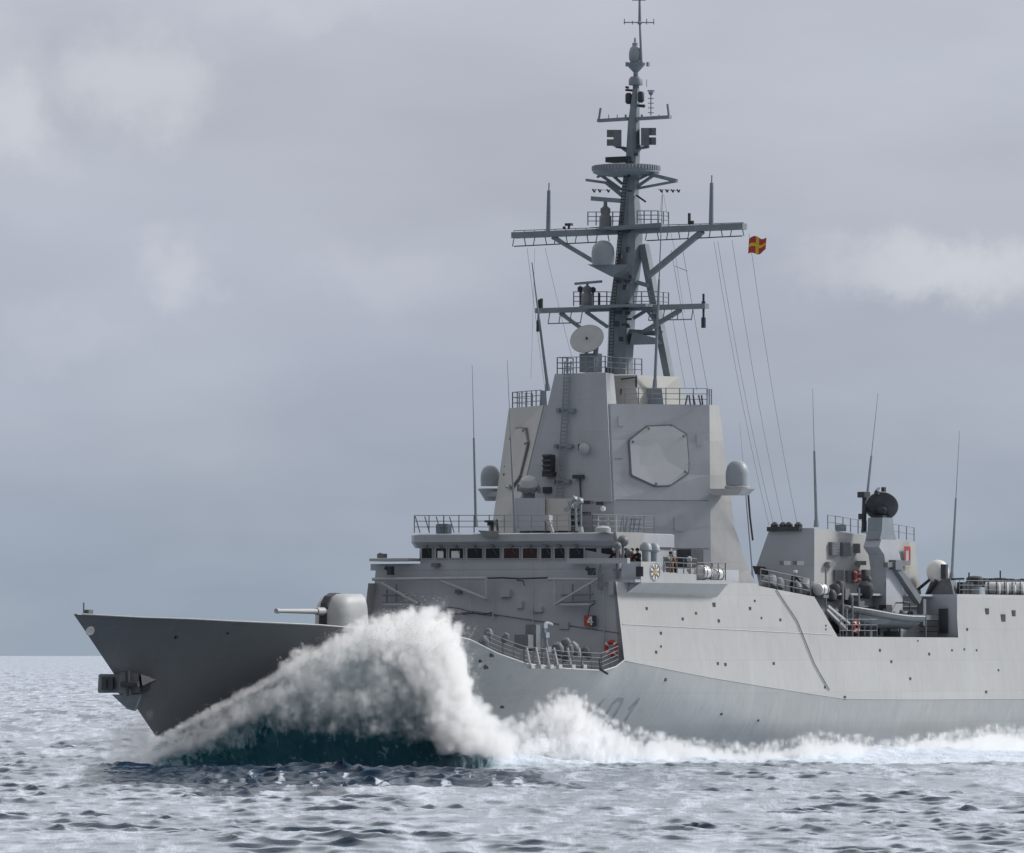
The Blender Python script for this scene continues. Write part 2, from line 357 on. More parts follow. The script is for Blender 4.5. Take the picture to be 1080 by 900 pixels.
# bulwark capping
cap = MB()
for sgn in (1, -1):
    ps = [(u, sgn*(hb(u, E(u))+.01), E(u)+.03) for u in us if 1.0 <= u <= 41.2]
    cap.path(ps, .05, 6)
cap.build('bulwark_capping', M['side'], ship, smooth=True)
for x_, y_, k_ in ((186, 672, .2), (318, 679, .22), (240, 668, .12)):
    v_ = 4.
    for _ in range(40): u_, _v, w_ = S(x_, y_, v_); v_ = .6*v_+.4*hb(u_, w_)
    mb = MB(); mb.cbox((u_, v_, w_), (k_, .12, k_)); mb.build('hull_fitting', M['pale' if x_ == 318 else 'dark'], ship)
ff = MB(); ff.tube((1.6, 0, 8.1), (1.6, 0, 8.75), .04); ff.cbox((1.9, .1, 8.25), (.4, .3, .25)); ff.build('bow_fitting', M['mid'], ship)
# hawse, bow roller, anchor on the stem
hs = MB(); q = S(105, 665, 0.0); c = S(105, 665.5, .75)
hs.torus((c[0], hb(c[0], c[2])+.02, c[2]), .19, .07, axis=(-.5, 1, -.3), n=20)
hs.lathe((c[0], hb(c[0], c[2])+.0, c[2]), [(.16, 0), (.16, .05)], axis=(-.5, 1, -.3), n=16)
hs.build('hawse_opening', M['white'], ship, smooth=True)
an = MB()
a0 = F(104, 722, 4.3); a1 = F(150, 722, 4.3)
an.hexa([F(103, 731, 4.6), F(127, 731, 4.2), F(127, 731, 5.2), F(103, 731, 5.4)], [F(104, 711, 4.6), F(127, 711, 4.2), F(127, 711, 5.2), F(104, 711, 5.4)])
an.hexa([F(125, 733, 3.6), F(148, 731, 3.9), F(148, 731, 5.4), F(125, 733, 5.2)], [F(125, 709, 3.6), F(146, 710, 3.9), F(146, 710, 5.4), F(125, 709, 5.2)])
anchor = an.build('anchor', M['mid'], ship, bevel=.05)
an = MB()
for x0, x1 in ((107, 112), (114, 119)): an.hexa([F(x0, 728, 4.05), F(x1, 728, 4.0), F(x1, 728, 4.3), F(x0, 728, 4.4)], [F(x0, 714, 4.05), F(x1, 714, 4.0), F(x1, 714, 4.3), F(x0, 714, 4.4)])
an.tube(F(134, 708, 3.5), F(136, 734, 3.5), .13); an.tube(F(128, 722, 3.4), F(146, 722, 3.6), .16)
an.build('anchor_crown', M['dark'], anchor, smooth=True)
an = MB()
an.hexa([F(150, 724, 4.2), F(163, 719, 5.9), F(163, 719, 7.0), F(150, 724, 6.0)], [F(148, 711, 4.2), F(166, 716.5, 5.9), F(166, 716.5, 7.0), F(148, 711, 6.0)])
an.hexa([F(140, 731, 4.5), F(158, 728, 5.4), F(158, 728, 7.5), F(140, 731, 6.0)], [F(147, 713, 4.5), F(160, 713, 5.4), F(160, 713, 7.5), F(147, 713, 6.0)])
an.build('anchor_bolster', M['dark'], anchor, bevel=.04)
an = MB()
an.prism([F(118, 733, 4.6), F(148, 732, 4.6), F(141, 750, 5.3), F(134, 748, 5.3)], [F(120, 733, 6.2), F(150, 732, 6.2), F(144, 750, 6.6), F(137, 748, 6.6)])
an.build('anchor_fluke', M['mid'], anchor, bevel=.03)

# ------------------------------------------------------------------ tumblehome side shell, knuckle upward
WTP = [(41.2, 10.15), (42, 10.15), (56.9, 10.2), (57.1, 10.05), (63.6, 9.45), (66.0, 7.09), (80.9, 7.07), (81.05, 9.74), (147, 9.7)]
def WT(u): return float(np.interp(u, [p[0] for p in WTP], [p[1] for p in WTP]))
def vs_(u, w_):                                     # half breadth of the side shell
    e = E(u); b0 = hb(u, e)
    return b0-(w_-e)/(10.15-e)*(b0-8.4)
side = MB()
ul = sorted(set([41.2, 42, 45, 48, 51, 54, 56.9, 57.1, 59, 61, 63.6, 64.2, 64.8, 65.4, 66, 68, 70, 73, 76, 80.9, 81.05, 84, 88, 92, 100, 110, 120, 130, 140, 146.9]))
for sgn in (1, -1):
    rows = [[(u, sgn*(vs_(u, w_)+.0), w_) for w_ in np.linspace(E(u), WT(u), 9)] for u in ul]
    side.add([q for r_ in rows for q in r_], [(a*9+k, (a+1)*9+k, (a+1)*9+k+1, a*9+k+1) for a in range(len(rows)-1) for k in range(8)])
sides = side.build('side_shell', M['side'], ship)
# decks of the middle and after part
md = MB()
for a_, b_, z in ((57.2, 63.7, -.5), (65.4, 81.0, -.02), (81.1, 146.9, -.03)):
    za = WT(a_) if z > -.4 else 9.2; zb = WT(b_) if z > -.4 else 8.9
    if a_ == 65.4: za = zb = 7.04
    if a_ == 81.1: za = zb = 9.66
    md.add([(a_, -vs_(a_, za)+.05, za), (a_, vs_(a_, za)-.05, za), (b_, vs_(b_, zb)-.05, zb), (b_, -vs_(b_, zb)+.05, zb)], [(0, 1, 2, 3)])
md.build('weather_deck', M['deck'], ship)
sm = MB()
ps = [S(x, y, 0) for x, y in ()]
sm_pts = [(u, vs_(u, 7.75-(u-41)*.022)+.012, 7.75-(u-41)*.022) for u in np.arange(41.4, 66, 2.0)]
sm.path(sm_pts, .03, 4)
sm.path([(u, hb(u, E(u))+.012, E(u)+.01) for u in ul if u > 41], .022, 4)
sm.build('plate_seam', M['seam'], sides)
# small fittings, scuppers and vents on the side
pv = MB()
def wallpt(x, y):
    v = 8.8
    for _ in range(30):
        u, _v, w_ = S(x, y, v); e = E(u); v = .5*v+.5*(hb(u, w_) if w_ < e else vs_(u, w_))
    return u, v, w_
for x, y, s_ in ((682, 642, .2), (720, 653, .2), (734, 647, .18), (753, 638, .3), (758, 655, .22), (697, 668, .2), (697, 682, .15), (692, 688, .2), (702, 717, .22), (757, 700, .2), (765, 701, .22), (791, 642, .22), (796, 634, .15), (803, 652, .15), (823, 654, .2), (816, 700, .2), (891, 736, .25), (871, 660, .12), (871, 664, .12), (1041, 645, .45), (1058, 652, .55), (1069, 647, .45), (1020, 664, .2), (928, 686, .2), (980, 690, .2), (940, 698, .2), (1004, 686, .15), (1017, 685, .15), (1030, 686, .15), (530, 745, .28), (519, 691, .3), (513, 703, .35), (507, 697, .22), (521, 755, .18), (600, 750, .18), (761, 753, .2), (800, 760, .15), (870, 725, .18), (960, 716, .2), (1040, 730, .2), (968, 676, .12), (1053, 707, .15)):
    u, v, w_ = wallpt(x, y); pv.box((u-s_/2, v-.05, w_-s_*.42), (u+s_/2, v+.025, w_+s_*.42))
pv.build('side_vent', M['dark'], sides)
# rust and salt runs under some of the vents
# pennant number
num = MB()
def strokes(ch):
    return {'F': [((0, 0), (0, 1)), ((0, 1), (.7, 1)), ((0, .55), (.55, .55))], '1': [((.35, 0), (.35, 1)), ((.35, 1), (.12, .78))],
            '0': [((0, .12), (0, .88)), ((.6, .12), (.6, .88)), ((0, .88), (.12, 1)), ((.12, 1), (.48, 1)), ((.48, 1), (.6, .88)), ((0, .12), (.12, 0)), ((.12, 0), (.48, 0)), ((.48, 0), (.6, .12))]}[ch]
u_a = wallpt(618, 745)[0]
HN = 2.3
for k, ch in enumerate('F101'):
    ub = wallpt((603, 630, 648, 667)[k], 747)[0]
    for a_, b_ in strokes(ch):
        a2 = np.array([ub+(a_[0]-.3)*1.3, 1.15+a_[1]*HN]); b2 = np.array([ub+(b_[0]-.3)*1.3, 1.15+b_[1]*HN])
        d = b2-a2; d /= np.linalg.norm(d); nrm = np.array([-d[1], d[0]])*.12; n = 7; vv = []
        a2 -= d*.08; b2 += d*.08
        for i in range(n):
            c = a2+(b2-a2)*i/(n-1)
            for s_ in (1, -1):
                q = c+nrm*s_; vv.append((q[0], hb(q[0], q[1])+.012, q[1]))
        num.add(vv, [(2*i, 2*i+1, 2*i+3, 2*i+2) for i in range(n-1)])
num.build('pennant_number', M['number'], hull_o, whole=True)

# ------------------------------------------------------------------ forward deckhouse (the grey block under the bridge)
U1 = 42.0
dh = MB()
def dhsec(u0, w_, hw, ch): return [(u0, -hw-.35+.03, w_), (u0, hw-ch, w_), (u0+ch*1.1, hw, w_), (u0+13, hw, w_), (u0+13, -hw-.35, w_), (u0+.06, -hw-.35, w_)]
dh.prism(dhsec(41.7, 4.6, 8.62, .25), dhsec(42.2, 10.95, 8.22, .62))
house = dh.build('forward_deckhouse', M['house'], ship)
_q = MB(); _q.box((42.18, F(391, 600, 42.2)[1], 10.9), (43.2, 8.05, 11.28)); _q.build('upper_face', M['house'], house)
FU = 41.98   # plane just in front of the face
# welded seams on the face
sm = MB()
for a_, b_ in (((560, 654), (653, 668)), ((500, 645), (560, 654)), ((450, 652), (500, 645))):
    A = F(*a_, 41.9); B = F(*b_, 41.9); sm.tube(A, B, .03, n=4)
sm.build('face_seam', M['mid'], house)
# folding platforms and booms on the face
def boom(name, segs, r=.09, mat='pale'):
    mb = MB()
    for a_, b_ in segs: mb.tube(F(*a_, 41.55), F(*b_, 41.55), r, n=8)
    return mb.build(name, M[mat], house, smooth=True)
boom('folded_boom', [((393, 611), (513, 610)), ((513, 610), (513, 632)), ((402, 615), (441, 637)), ((466, 613), (513, 632))], .095)
boom('folded_boom', [((578, 611), (631, 611)), ((628, 612), (585, 638)), ((585, 612), (585, 640))], .085)
boom('platform_frame', [((408, 622), (408, 636)), ((404, 636), (434, 637)), ((418, 616), (418, 636)), ((404, 628), (430, 628))], .055, 'mid')
boom('platform_frame', [((590, 636), (628, 634)), ((592, 628), (626, 627)), ((622, 614), (622, 636)), ((604, 616), (604, 634))], .055, 'mid')
mb = MB(); mb.cbox(F(420, 637.5, 41.4), (.3, 1.9, .12)); mb.build('platform_step', M['pale'], house)
mb = MB(); mb.cbox(F(607, 637.5, 41.4), (.3, 1.9, .12)); mb.build('platform_step', M['pale'], house)
mb = MB(); mb.path([F(x, y, 41.8) for x, y in ((513, 610), (530, 609.5), (548, 610.5), (578, 609.5))], .05, 5)
mb.path([F(x, y, 41.8) for x, y in ((488, 648), (500, 647), (510, 648), (520, 646))], .03, 4)
mb.path([F(x, y, 41.8) for x, y in ((545, 612), (552, 613), (553, 618))], .03, 4)
mb.path([F(x, y, 41.8) for x, y in ((620, 651), (622, 640), (628, 636))], .03, 4)
mb.path([F(x, y, 41.8) for x, y in ((470, 640), (485, 642), (505, 648), (525, 650))], .02, 4)
mb.build('cable_run', M['dark'], house)
# equipment on the face
mb = MB()
for (x, y, a_, b_) in ((412, 602, .25, .5), (624, 603, .3, .4)):
    mb.cbox(F(x, y, 41.5), (.4, a_, b_)); mb.tube(F(x, y, 41.5), F(x-6, y-4, 41.3), .12)
mb.build('floodlight', M['dark'], house, smooth=True)
mb = MB(); mb.lathe(F(633, 606, 41.5), [(.12, -.9), (.2, -.6), (.1, -.3), (.16, 0), (.1, .3), (.05, .6)], n=10); mb.build('boom_hinge', M['mid'], house, smooth=True)
mb = MB(); mb.lathe(F(660, 603, 42.3), [(.03, -.35), (.17, -.28), (.17, .12), (.10, .30), (.02, .35)], n=14); mb.build('red_fire_alarm_bell', M['red'], house, smooth=True)
sg = MB(); sg.cbox(F(622.5, 655, 41.72), (.04, .78, .62)); sign = sg.build('helicopter_code_sign', M['dark'], house)
sg = MB(); A = F(617.3, 650, 41.69); 
c = F(622.5, 655, 41.685)
sg.plate([(c[0], c[1]-.38, c[2]-.3), (c[0], c[1]-.02, c[2]-.3), (c[0], c[1]-.02, c[2]+.3), (c[0], c[1]-.38, c[2]+.3)], (-.01, 0, 0))
sg.build('red_half', M['red'], sign)
sg = MB(); x0 = c[0]-.02
for (a_, b_) in (((.06, .25), (-.16, -.05)), ((-.18, -.07), (.2, -.07)), ((.08, .25), (.08, -.25))):
    sg.bar((x0, c[1]+a_[0], c[2]+a_[1]), (x0, c[1]+b_[0], c[2]+b_[1]), .02, .09, up=(1, 0, 0) if False else (0, .3, 1))
sg.build('number_four', M['white'], sign)
for x0, x1, y0, y1 in ((468, 478, 652, 676), (642, 648, 612, 628)):
    a_ = F(x0, y1, 41.9); b_ = F(x1, y0, 41.9); mb = MB(); mb.box((41.82, a_[1], a_[2]), (42.3, b_[1], b_[2])); dd_ = mb.build('watertight_door', M['house'], house, bevel=.03)
for x0, x1, y0, y1 in ((527, 538, 622, 630), (545, 551, 634, 642), (480, 486, 622, 626), (560, 572, 640, 646), (455, 462, 594, 598), (590, 600, 656, 664)):
    a_ = F(x0, y1, 41.9); b_ = F(x1, y0, 41.9); mb = MB(); mb.box((41.84, a_[1], a_[2]), (42.4, b_[1], b_[2])); mb.build('vent_box', M['mid'] if x0 in (455, 480) else M['house'], house, bevel=.02)
for x, y0, y1 in ((520, 612, 655), (562, 614, 668), (637, 615, 680), (497, 616, 640)):
    mb = MB(); mb.tube(F(x, y0, 41.86), F(x, y1, 41.75), .035, n=6); mb.build('pipe', M['house'], house)
# deck fittings in front of the house: lockers, rail, davit
dr = MB()
pts = [(u, hb(u, E(u))-.15, E(u)) for u in (28.6, 30, 31.9, 33.5, 35.4, 37.2, 39.1, 40.8)]
dr.rail(pts, 1.0, 1.0, .03, 4)
dr.build('deck_rail', M['rail'], ship)
dr = MB()
for x in (560, 570, 580, 589, 603, 615):
    u, v, w_ = S(x, 706, 8.6); dr.tube((u, v, w_), (u+.1*random.random(), v-.3, w_+1.2), .07, n=5)
    dr.cbox((u, v, w_+.15), (.35, .3, .22))
dr.build('deck_fitting', M['pale'], ship)
dr = MB()
dv = [S(*p, 7.6) for p in ((577, 704), (577, 685), (575, 670), (573, 660), (577, 657), (582, 659))]
dr.path(dv, .10, 8); 
for p in dv[:4]: dr.cbox(p, (.35, .35, .3))
dr.build('deck_davit', M['radome'], ship, smooth=True)
dr = MB(); dr.cbox(S(562, 673, 7.4), (.5, .7, 1.5)); dr.cbox(S(554, 677, 7.2), (.9, .9, .8)); dr.build('deck_locker', M['mid'], ship, bevel=.03)
dr = MB()
for x, y, s_ in ((588, 684, .6), (597, 678, .5), (604, 683, .6), (598, 686, .7), (618, 687, .5), (533, 672, .4), (515, 668, .45), (510, 676, .5)):
    dr.lathe(S(x, y, 7.3), [(.05, -s_), (s_*.5, -s_*.5), (s_*.6, 0), (s_*.4, s_*.5), (.05, s_*.6)], n=10, axis=(random.random()-.5, random.random()-.5, 1))
dr.build('winch', M['mid'], ship, smooth=True)
dr = MB(); dr.tube(S(633, 706, 8.9), S(641, 711, 9.4), .07); dr.tube(S(633, 706, 8.9), S(632, 695, 8.9), .04); dr.build('fairlead', M['dark'], ship)

# ------------------------------------------------------------------ gun
g = MB(); gc = S(352, 645, 0)
gu, gv = 26.3, 0.0
def gunsec(w_, f):  # rounded front, boxy back
    r_ = 1.12*f; ps = []
    for i in range(9):
        a_ = -math.pi/2+math.pi*i/8; ps.append((gu-1.0*f-math.cos(a_)*1.25*f, math.sin(a_)*r_, w_))
    ps += [(gu+.7, r_*.92, w_), (gu+.7, -r_*.92, w_)]
    return ps
lv = [(5.9, 1.0), (7.2, 1.0), (8.2, .99), (8.8, .92), (9.2, .78), (9.38, .58)]
secs = [gunsec(*q) for q in lv]; n = len(secs[0])
g.add([q for s_ in secs for q in s_], [(j*n+i, j*n+(i+1) % n, (j+1)*n+(i+1) % n, (j+1)*n+i) for j in range(len(secs)-1) for i in range(n)]+[tuple(range(n)), tuple(range((len(secs)-1)*n, len(secs)*n))])
gun = g.build('gun_turret', M['pale'], ship, smooth=True)
g = MB()
prev = None
for i, (w_, f) in enumerate([(6.3, 1.0), (7.2, 1.02), (8.2, 1.0), (8.85, .93), (9.24, .79), (9.43, .56)]):
    s_ = (gu-1.0*f-1.27*f, w_)
    if prev: g.hexa([(prev[0]-.03, -.24, prev[1]), (prev[0]-.03, .22, prev[1]), (prev[0]+.5, .22, prev[1]-.02), (prev[0]+.5, -.22, prev[1]-.02)], [(s_[0]-.03, -.22, s_[1]), (s_[0]-.03, .22, s_[1]), (s_[0]+.5, .22, s_[1]-.02), (s_[0]+.5, -.22, s_[1]-.02)])
    prev = s_
g.build('elevation_slot', M['dark'], gun)
g = MB(); b0 = (gu-1.9, 0, 8.4)
e_ = S(294, 644.5, 0)
g.tube(b0, (gu-2.9, 0, 8.4), .26, .2, 16); g.tube((gu-2.8, 0, 8.4), e_, .15, .11, 16); g.tube(e_, (e_[0]-.25, 0, e_[2]), .14, n=16)
g.build('gun_barrel', M['pale'], gun, smooth=True)

# ------------------------------------------------------------------ bridge
br = MB(); UB = 42.7
bl = F(444, 578, UB)[1]; brr = F(634, 578, UB)[1]; z0 = 10.5; z1 = F(540, 577, UB)[2]; zr = F(540, 562.5, UB-.4)[2]
hwl, hwr = 5.9, 7.0
def bsec(w_, off=0.):
    return [(UB+off, bl, w_), (UB+off, 5.1, w_), (UB+1.0+off, hwr-off*.3, w_), (UB+7, hwr, w_), (UB+7, -hwl-.9, w_), (UB+1.6+off, -hwl-.9, w_)]
br.prism(bsec(z0, -.1), bsec(z1, .0))
bridge = br.build('bridge', M['house'], ship)
def rsec(w_, o, e=0):
    return [(UB-o, bl-.2-e, w_), (UB-o, 5.2, w_), (UB+.7-o, hwr+.15+e, w_), (UB+7, hwr+.15+e, w_), (UB+7, -hwl-1.0-e, w_), (UB+1.2-o, -hwl-1.0-e, w_)]
zf = F(540, 571, UB-.4)[2]
rf = MB(); rf.prism(rsec(z1+.004, .02), rsec(zf, .42)); rf.prism(rsec(zf, .42), rsec(zr-.05, .42)); rf.prism(rsec(zr-.05, .38), rsec(zr, .15, -.2))
roof = rf.build('bridge_roof', M['house'], bridge)
for i, (x0, x1) in enumerate(((445.5, 456), (460.5, 471), (474.5, 489), (493.5, 509), (513, 527.6), (532, 548), (552, 567), (571.5, 581.5), (585.6, 596), (601, 616))):
    uo = UB-.05; A = F(x0, 589, uo); B = F(x1, 578.3, uo)
    fm = MB(); fm.box((uo-.05, A[1]-.05, A[2]-.05), (uo+.02, B[1]+.05, B[2]+.05))
    wn = fm.build('window', M['house'], bridge)
    gl = MB(); gl.box((uo-.062, A[1], A[2]), (uo-.052, B[1], B[2])); gl.build('pane', M['glass_red' if i in (5, 6) else 'glass'], wn)
    if i in (1, 2):
        ch = MB(); h_ = B[2]-A[2]; d = B[1]-A[1]; ch.box((uo-.07, A[1]+d*.15, A[2]+.02), (uo-.064, B[1]-d*.25, A[2]+h_*.72)); ch.build('white_chart', M['white'], wn)
    wp = MB(); m_ = (A[1]+B[1])/2; wp.cbox((uo-.12, m_, B[2]+.12), (.14, .22, .14)); wp.tube((uo-.12, m_, B[2]+.1), (uo-.09, m_+.25, B[2]-.35), .015, n=4); wp.build('wiper', M['mid'], wn)
for P0, P1 in (((UB+1.0, hwr, 0), (UB+.05, 5.15, 0)),):
    a_ = Vector((P0[0], P0[1])); b_ = Vector((P1[0], P1[1])); nrm = Vector((-(a_-b_).y, (a_-b_).x)).normalized()
    for t0, t1 in ((.1, .45), (.58, .95)):
        A = a_.lerp(b_, t0); B = a_.lerp(b_, t1); o = nrm*.03
        if o.x > 0: o = -o
        za, zb = F(600, 588.5, UB)[2], F(600, 578.5, UB)[2]
        fm = MB(); fm.hexa([(A.x, A.y, za), (B.x, B.y, za), (B.x+o.x, B.y+o.y, za), (A.x+o.x, A.y+o.y, za)], [(A.x, A.y, zb), (B.x, B.y, zb), (B.x+o.x, B.y+o.y, zb), (A.x+o.x, A.y+o.y, zb)])
        fm.build('window', M['glass'], bridge)
# starboard corner windows
for x0, x1 in ((432.5, 435), (437.5, 442.5)):
    def PB(x, z):
        # corner facet from (UB, bl) to (UB+1.6, -hwl-.9)
        t_ = (444-x)/13.; u = UB+1.6*t_; v = bl+(-hwl-.9-bl)*t_; return (u-.05, v-.01, z)
    fm = MB(); za, zb = F(444, 589, UB)[2], F(444, 578, UB)[2]
    a_ = PB(x0, za); b_ = PB(x1, za)
    fm.hexa([a_, b_, (b_[0]-.03, b_[1]-.02, za), (a_[0]-.03, a_[1]-.02, za)], [(a_[0], a_[1], zb), (b_[0], b_[1], zb), (b_[0]-.03, b_[1]-.02, zb), (a_[0]-.03, a_[1]-.02, zb)])
    fm.build('window', M['glass'], bridge)
# pale side wall panel aft of the bridge windows
mb = MB(); mb.hexa([(UB+1.1, hwr+.03, F(645, 589, UB)[2]), (UB+3.2, hwr+.03, F(645, 589, UB)[2]), (UB+3.2, hwr+.2, F(645, 589, UB)[2]), (UB+1.1, hwr+.2, F(645, 589, UB)[2])],
                   [(UB+.2, hwr+.2, zr+.02), (UB+3.4, hwr+.2, zr+.02), (UB+3.4, hwr+.36, zr+.02), (UB+.2, hwr+.36, zr+.02)])
mb.build('side_wall', M['side'], bridge)
# ledges and wing
mb = MB(); A = F(391, 590, U1-.3); mb.box((U1-.45, A[1], A[2]-.12), (U1+1.4, F(435, 590, U1)[1], A[2]+.04))
mb.build('wing_ledge', M['side'], house)
mb = MB(); mb.cbox(F(403, 586.5, U1), (.3, .5, .25)); mb.tube(F(407, 586, U1), F(400, 584, U1), .06); mb.build('ledge_fitting', M['mid'], house)
VW = 9.25
wt = F(640, 589, U1)[2]; wb = 10.12
wg = MB()
wg.box((U1-.35, F(601, 590, U1)[1], wt-.30), (U1-.05, 8.9, wt))                        # forward ledge
wg.box((U1-.05, 7.1, wb), (U1+10.6, VW, wb+.16))                                        # floor
wing = wg.build('bridge_wing', M['house'], ship)
def SP(x, y): q = S(x, y, VW+.02); return (q[0], VW+.02, q[2])
wg = MB(); wg.plate([SP(676, 592.5), SP(691, 592.5), SP(694, 597), SP(700, 603.5), SP(735, 606), SP(735, 612), SP(765.5, 612), (SP(765, 616)[0], VW+.02, wb-.02), (SP(676, 616)[0], VW+.02, wb-.02)], (0, -.1, 0))
wg.build('wing_bulwark', M['side'], wing)
wg = MB(); A = SP(676, 592.5); wg.hexa([(A[0]-.0, VW-.09, wb-.02), (A[0]+.1, VW-.09, wb-.02), (U1+.1, 8.3, wb-.02), (U1-.0, 8.3, wb-.02)], [(A[0], VW-.09, A[2]), (A[0]+.1, VW-.09, A[2]), (U1+.1, 8.3, A[2]), (U1, 8.3, A[2])])
wg.build('wing_front_screen', M['house'], wing)
q = F(672, 603, A[0]-.04); wg = MB(); wg.box((A[0]-.10, F(672.5, 603, A[0])[1]-.42, q[2]-.28), (A[0]-.02, F(672.5, 603, A[0])[1]+.40, q[2]+.28)); wg.build('navigation_light_recess', M['dark'], wing)
# underside wedge of the wing
wg = MB(); wg.prism([(A[0]+.1, 8.35, wb-.02), (A[0]+.1, VW-.05, wb-.02), (U1+.3, 8.42, 9.5)], [(52.3, 8.35, wb-.02), (52.3, VW-.05, wb-.02), (52.3, 8.42, 9.3)])
wg.build('wing_bracket', M['side'], wing)
cst = MB(); q = SP(690.5, 603); cst.lathe((q[0], VW+.02, q[2]), [(.56, 0), (.56, .03), (.02, .032)], axis=(0, 1, 0), n=28)
crest = cst.build('crest', M['white'], wing)
cst = MB(); cst.torus((q[0], VW+.055, q[2]), .50, .028, n=28)
for k in range(8): a_ = k*math.pi/4; cst.tube((q[0], VW+.06, q[2]), (q[0]+.36*math.cos(a_), VW+.06, q[2]+.36*math.sin(a_)), .035)
for k in range(8): a_ = k*math.pi/4; cst.lathe((q[0]+.36*math.cos(a_), VW+.06, q[2]+.36*math.sin(a_)), [(.0, -.02), (.085, 0), (0, .03)], axis=(0, 1, 0), n=8)
cst.build('crest_ring', M['mid'], crest)
cst = MB(); cst.lathe((q[0], VW+.07, q[2]), [(.16, -.02), (.16, .02)], axis=(0, 1, 0), n=14); cst.build('crest_centre', M['yellow'], crest)
wg = MB(); wg.rail([SP(700, 604), SP(735, 606)], .9, .8, .03, 3); wg.rail([SP(735, 612), SP(765, 612), (SP(765, 612)[0], 8.4, SP(765, 612)[2])], 1.0, .8, .03, 3); wg.build('wing_rail', M['rail'], wing)
wg = MB()
for x, y, s_ in ((651, 576, .3), (657, 571, .42), (663, 583, .3), (704, 591, .3), (709, 588, .28)):
    c = S(x, y, 8.0 if x < 700 else 8.7); wg.lathe(c, [(.05, -s_*.8), (s_*.7, -s_*.3), (s_*.8, s_*.2), (s_*.4, s_*.8), (.02, s_)], axis=(-.6, .5, .2), n=12)
    wg.tube(c, (c[0], c[1], wb+.1), .08)
wg.build('signal_lamp', M['mid'], wing, smooth=True)
wg = MB()
for x, y, s_ in ((681, 580, .36), (690, 581, .34)):
    c = S(x, y, 8.8); wg.lathe(c, [(.02, -.9), (s_*.55, -.85), (s_*.6, -.1), (s_, .0), (s_*.9, .25), (s_*.45, .42), (.01, .46)], n=14)
wg.build('pelorus_cover', M['radome'], wing, smooth=True)
wg = MB()
for y in (590, 596, 601): wg.lathe(S(727, y, 9.0), [(.02, -.18), (.15, -.1), (.15, .1), (.02, .18)], n=10)
wg.tube(S(727, 588, 9.0), S(727, 606, 9.0), .05); wg.build('navigation_lamp', M['pale'], wing, smooth=True)
# bridge roof rails and gear
rr = MB(); zt = zr
rr.rail([F(437, 562, UB), F(468, 562, UB), F(500, 562, UB), F(532, 562, UB)], 1.0, .95, .032, 3)
for x in (438, 448, 460, 474): rr.tube(F(x, 545, UB), F(x+5, 562, UB), .04, n=4)
rr.rail([F(532, 562, UB), F(575, 562, UB), F(625, 561, UB)], 1.0, .9, .022, 3)
rr.rail([F(625, 561, UB), (UB+5, hwr, zr)], 1.0, .9, .022, 3)
rr.build('roof_rail', M['mast'], bridge)
rr = MB()
for x0, x1 in ((631, 640), (641.5, 650)):
    for k in range(4):
        y0 = 545+k*5.2; rr.tube(F(x0, y0, UB+1.5), F(x1, y0, UB+1.5), .045, n=5)
    rr.tube(F(x0, 544, UB+1.5), F(x0, 562, UB+1.5), .045, n=5); rr.tube(F(x1, 544, UB+1.5), F(x1, 562, UB+1.5), .045, n=5)
rr.build('signal_rack', M['pale'], bridge)
rr = MB()
for x in (654, 659, 664, 668, 673): rr.tube(F(x, 562, UB+3), F(x+2.5, 546, UB+3), .045, n=5)
for y in (548, 553, 558): rr.tube(F(664, y, UB+3), F(677, y, UB+3), .03, n=4)
rr.build('rack_frame', M['mast'], bridge)
rr = MB(); rr.prism([F(504, 559.5, UB-1.2), F(527, 560.5, UB-1.2), F(527, 560.5, UB+.6), F(504, 559.5, UB+.6)], [F(510, 566, UB-.8), F(524, 566.5, UB-.8), F(524, 566.5, UB+.4), F(510, 566, UB+.4)])
rr.build('lookout_platform', M['cream'], bridge)
rr = MB(); rr.tube(F(519, 560, UB-.6), F(519, 552, UB-.6), .12); rr.cbox(F(519, 552, UB-.6), (.35, .45, .28)); rr.cbox(F(517, 550, UB-.9), (.3, .6, .12)); rr.tube(F(525, 560, UB-.2), F(524, 548, UB-.2), .07)
rr.build('sighting_instrument', M['dark'], bridge)
rr = MB(); rr.cbox(F(468, 558, UB+.3), (.5, .8, .55)); rr.cbox(F(468, 554.5, UB+.3), (.4, .5, .2)); rr.build('roof_locker', M['mast'], bridge, bevel=.03)
rr = MB(); rr.cbox(F(577, 546, UB), (.4, .5, .3)); rr.tube(F(578, 546, UB), F(583, 562, UB), .10); rr.tube(F(577, 548, UB), F(581, 553, UB), .16); rr.tube(F(612, 556, UB), F(613, 562, UB), .16); rr.lathe(F(636, 560, UB-.1), [(.45, -.1), (.45, .15), (.3, .25), (.02, .3)], n=14)
rr.build('roof_camera', M['pale'], bridge, smooth=True)

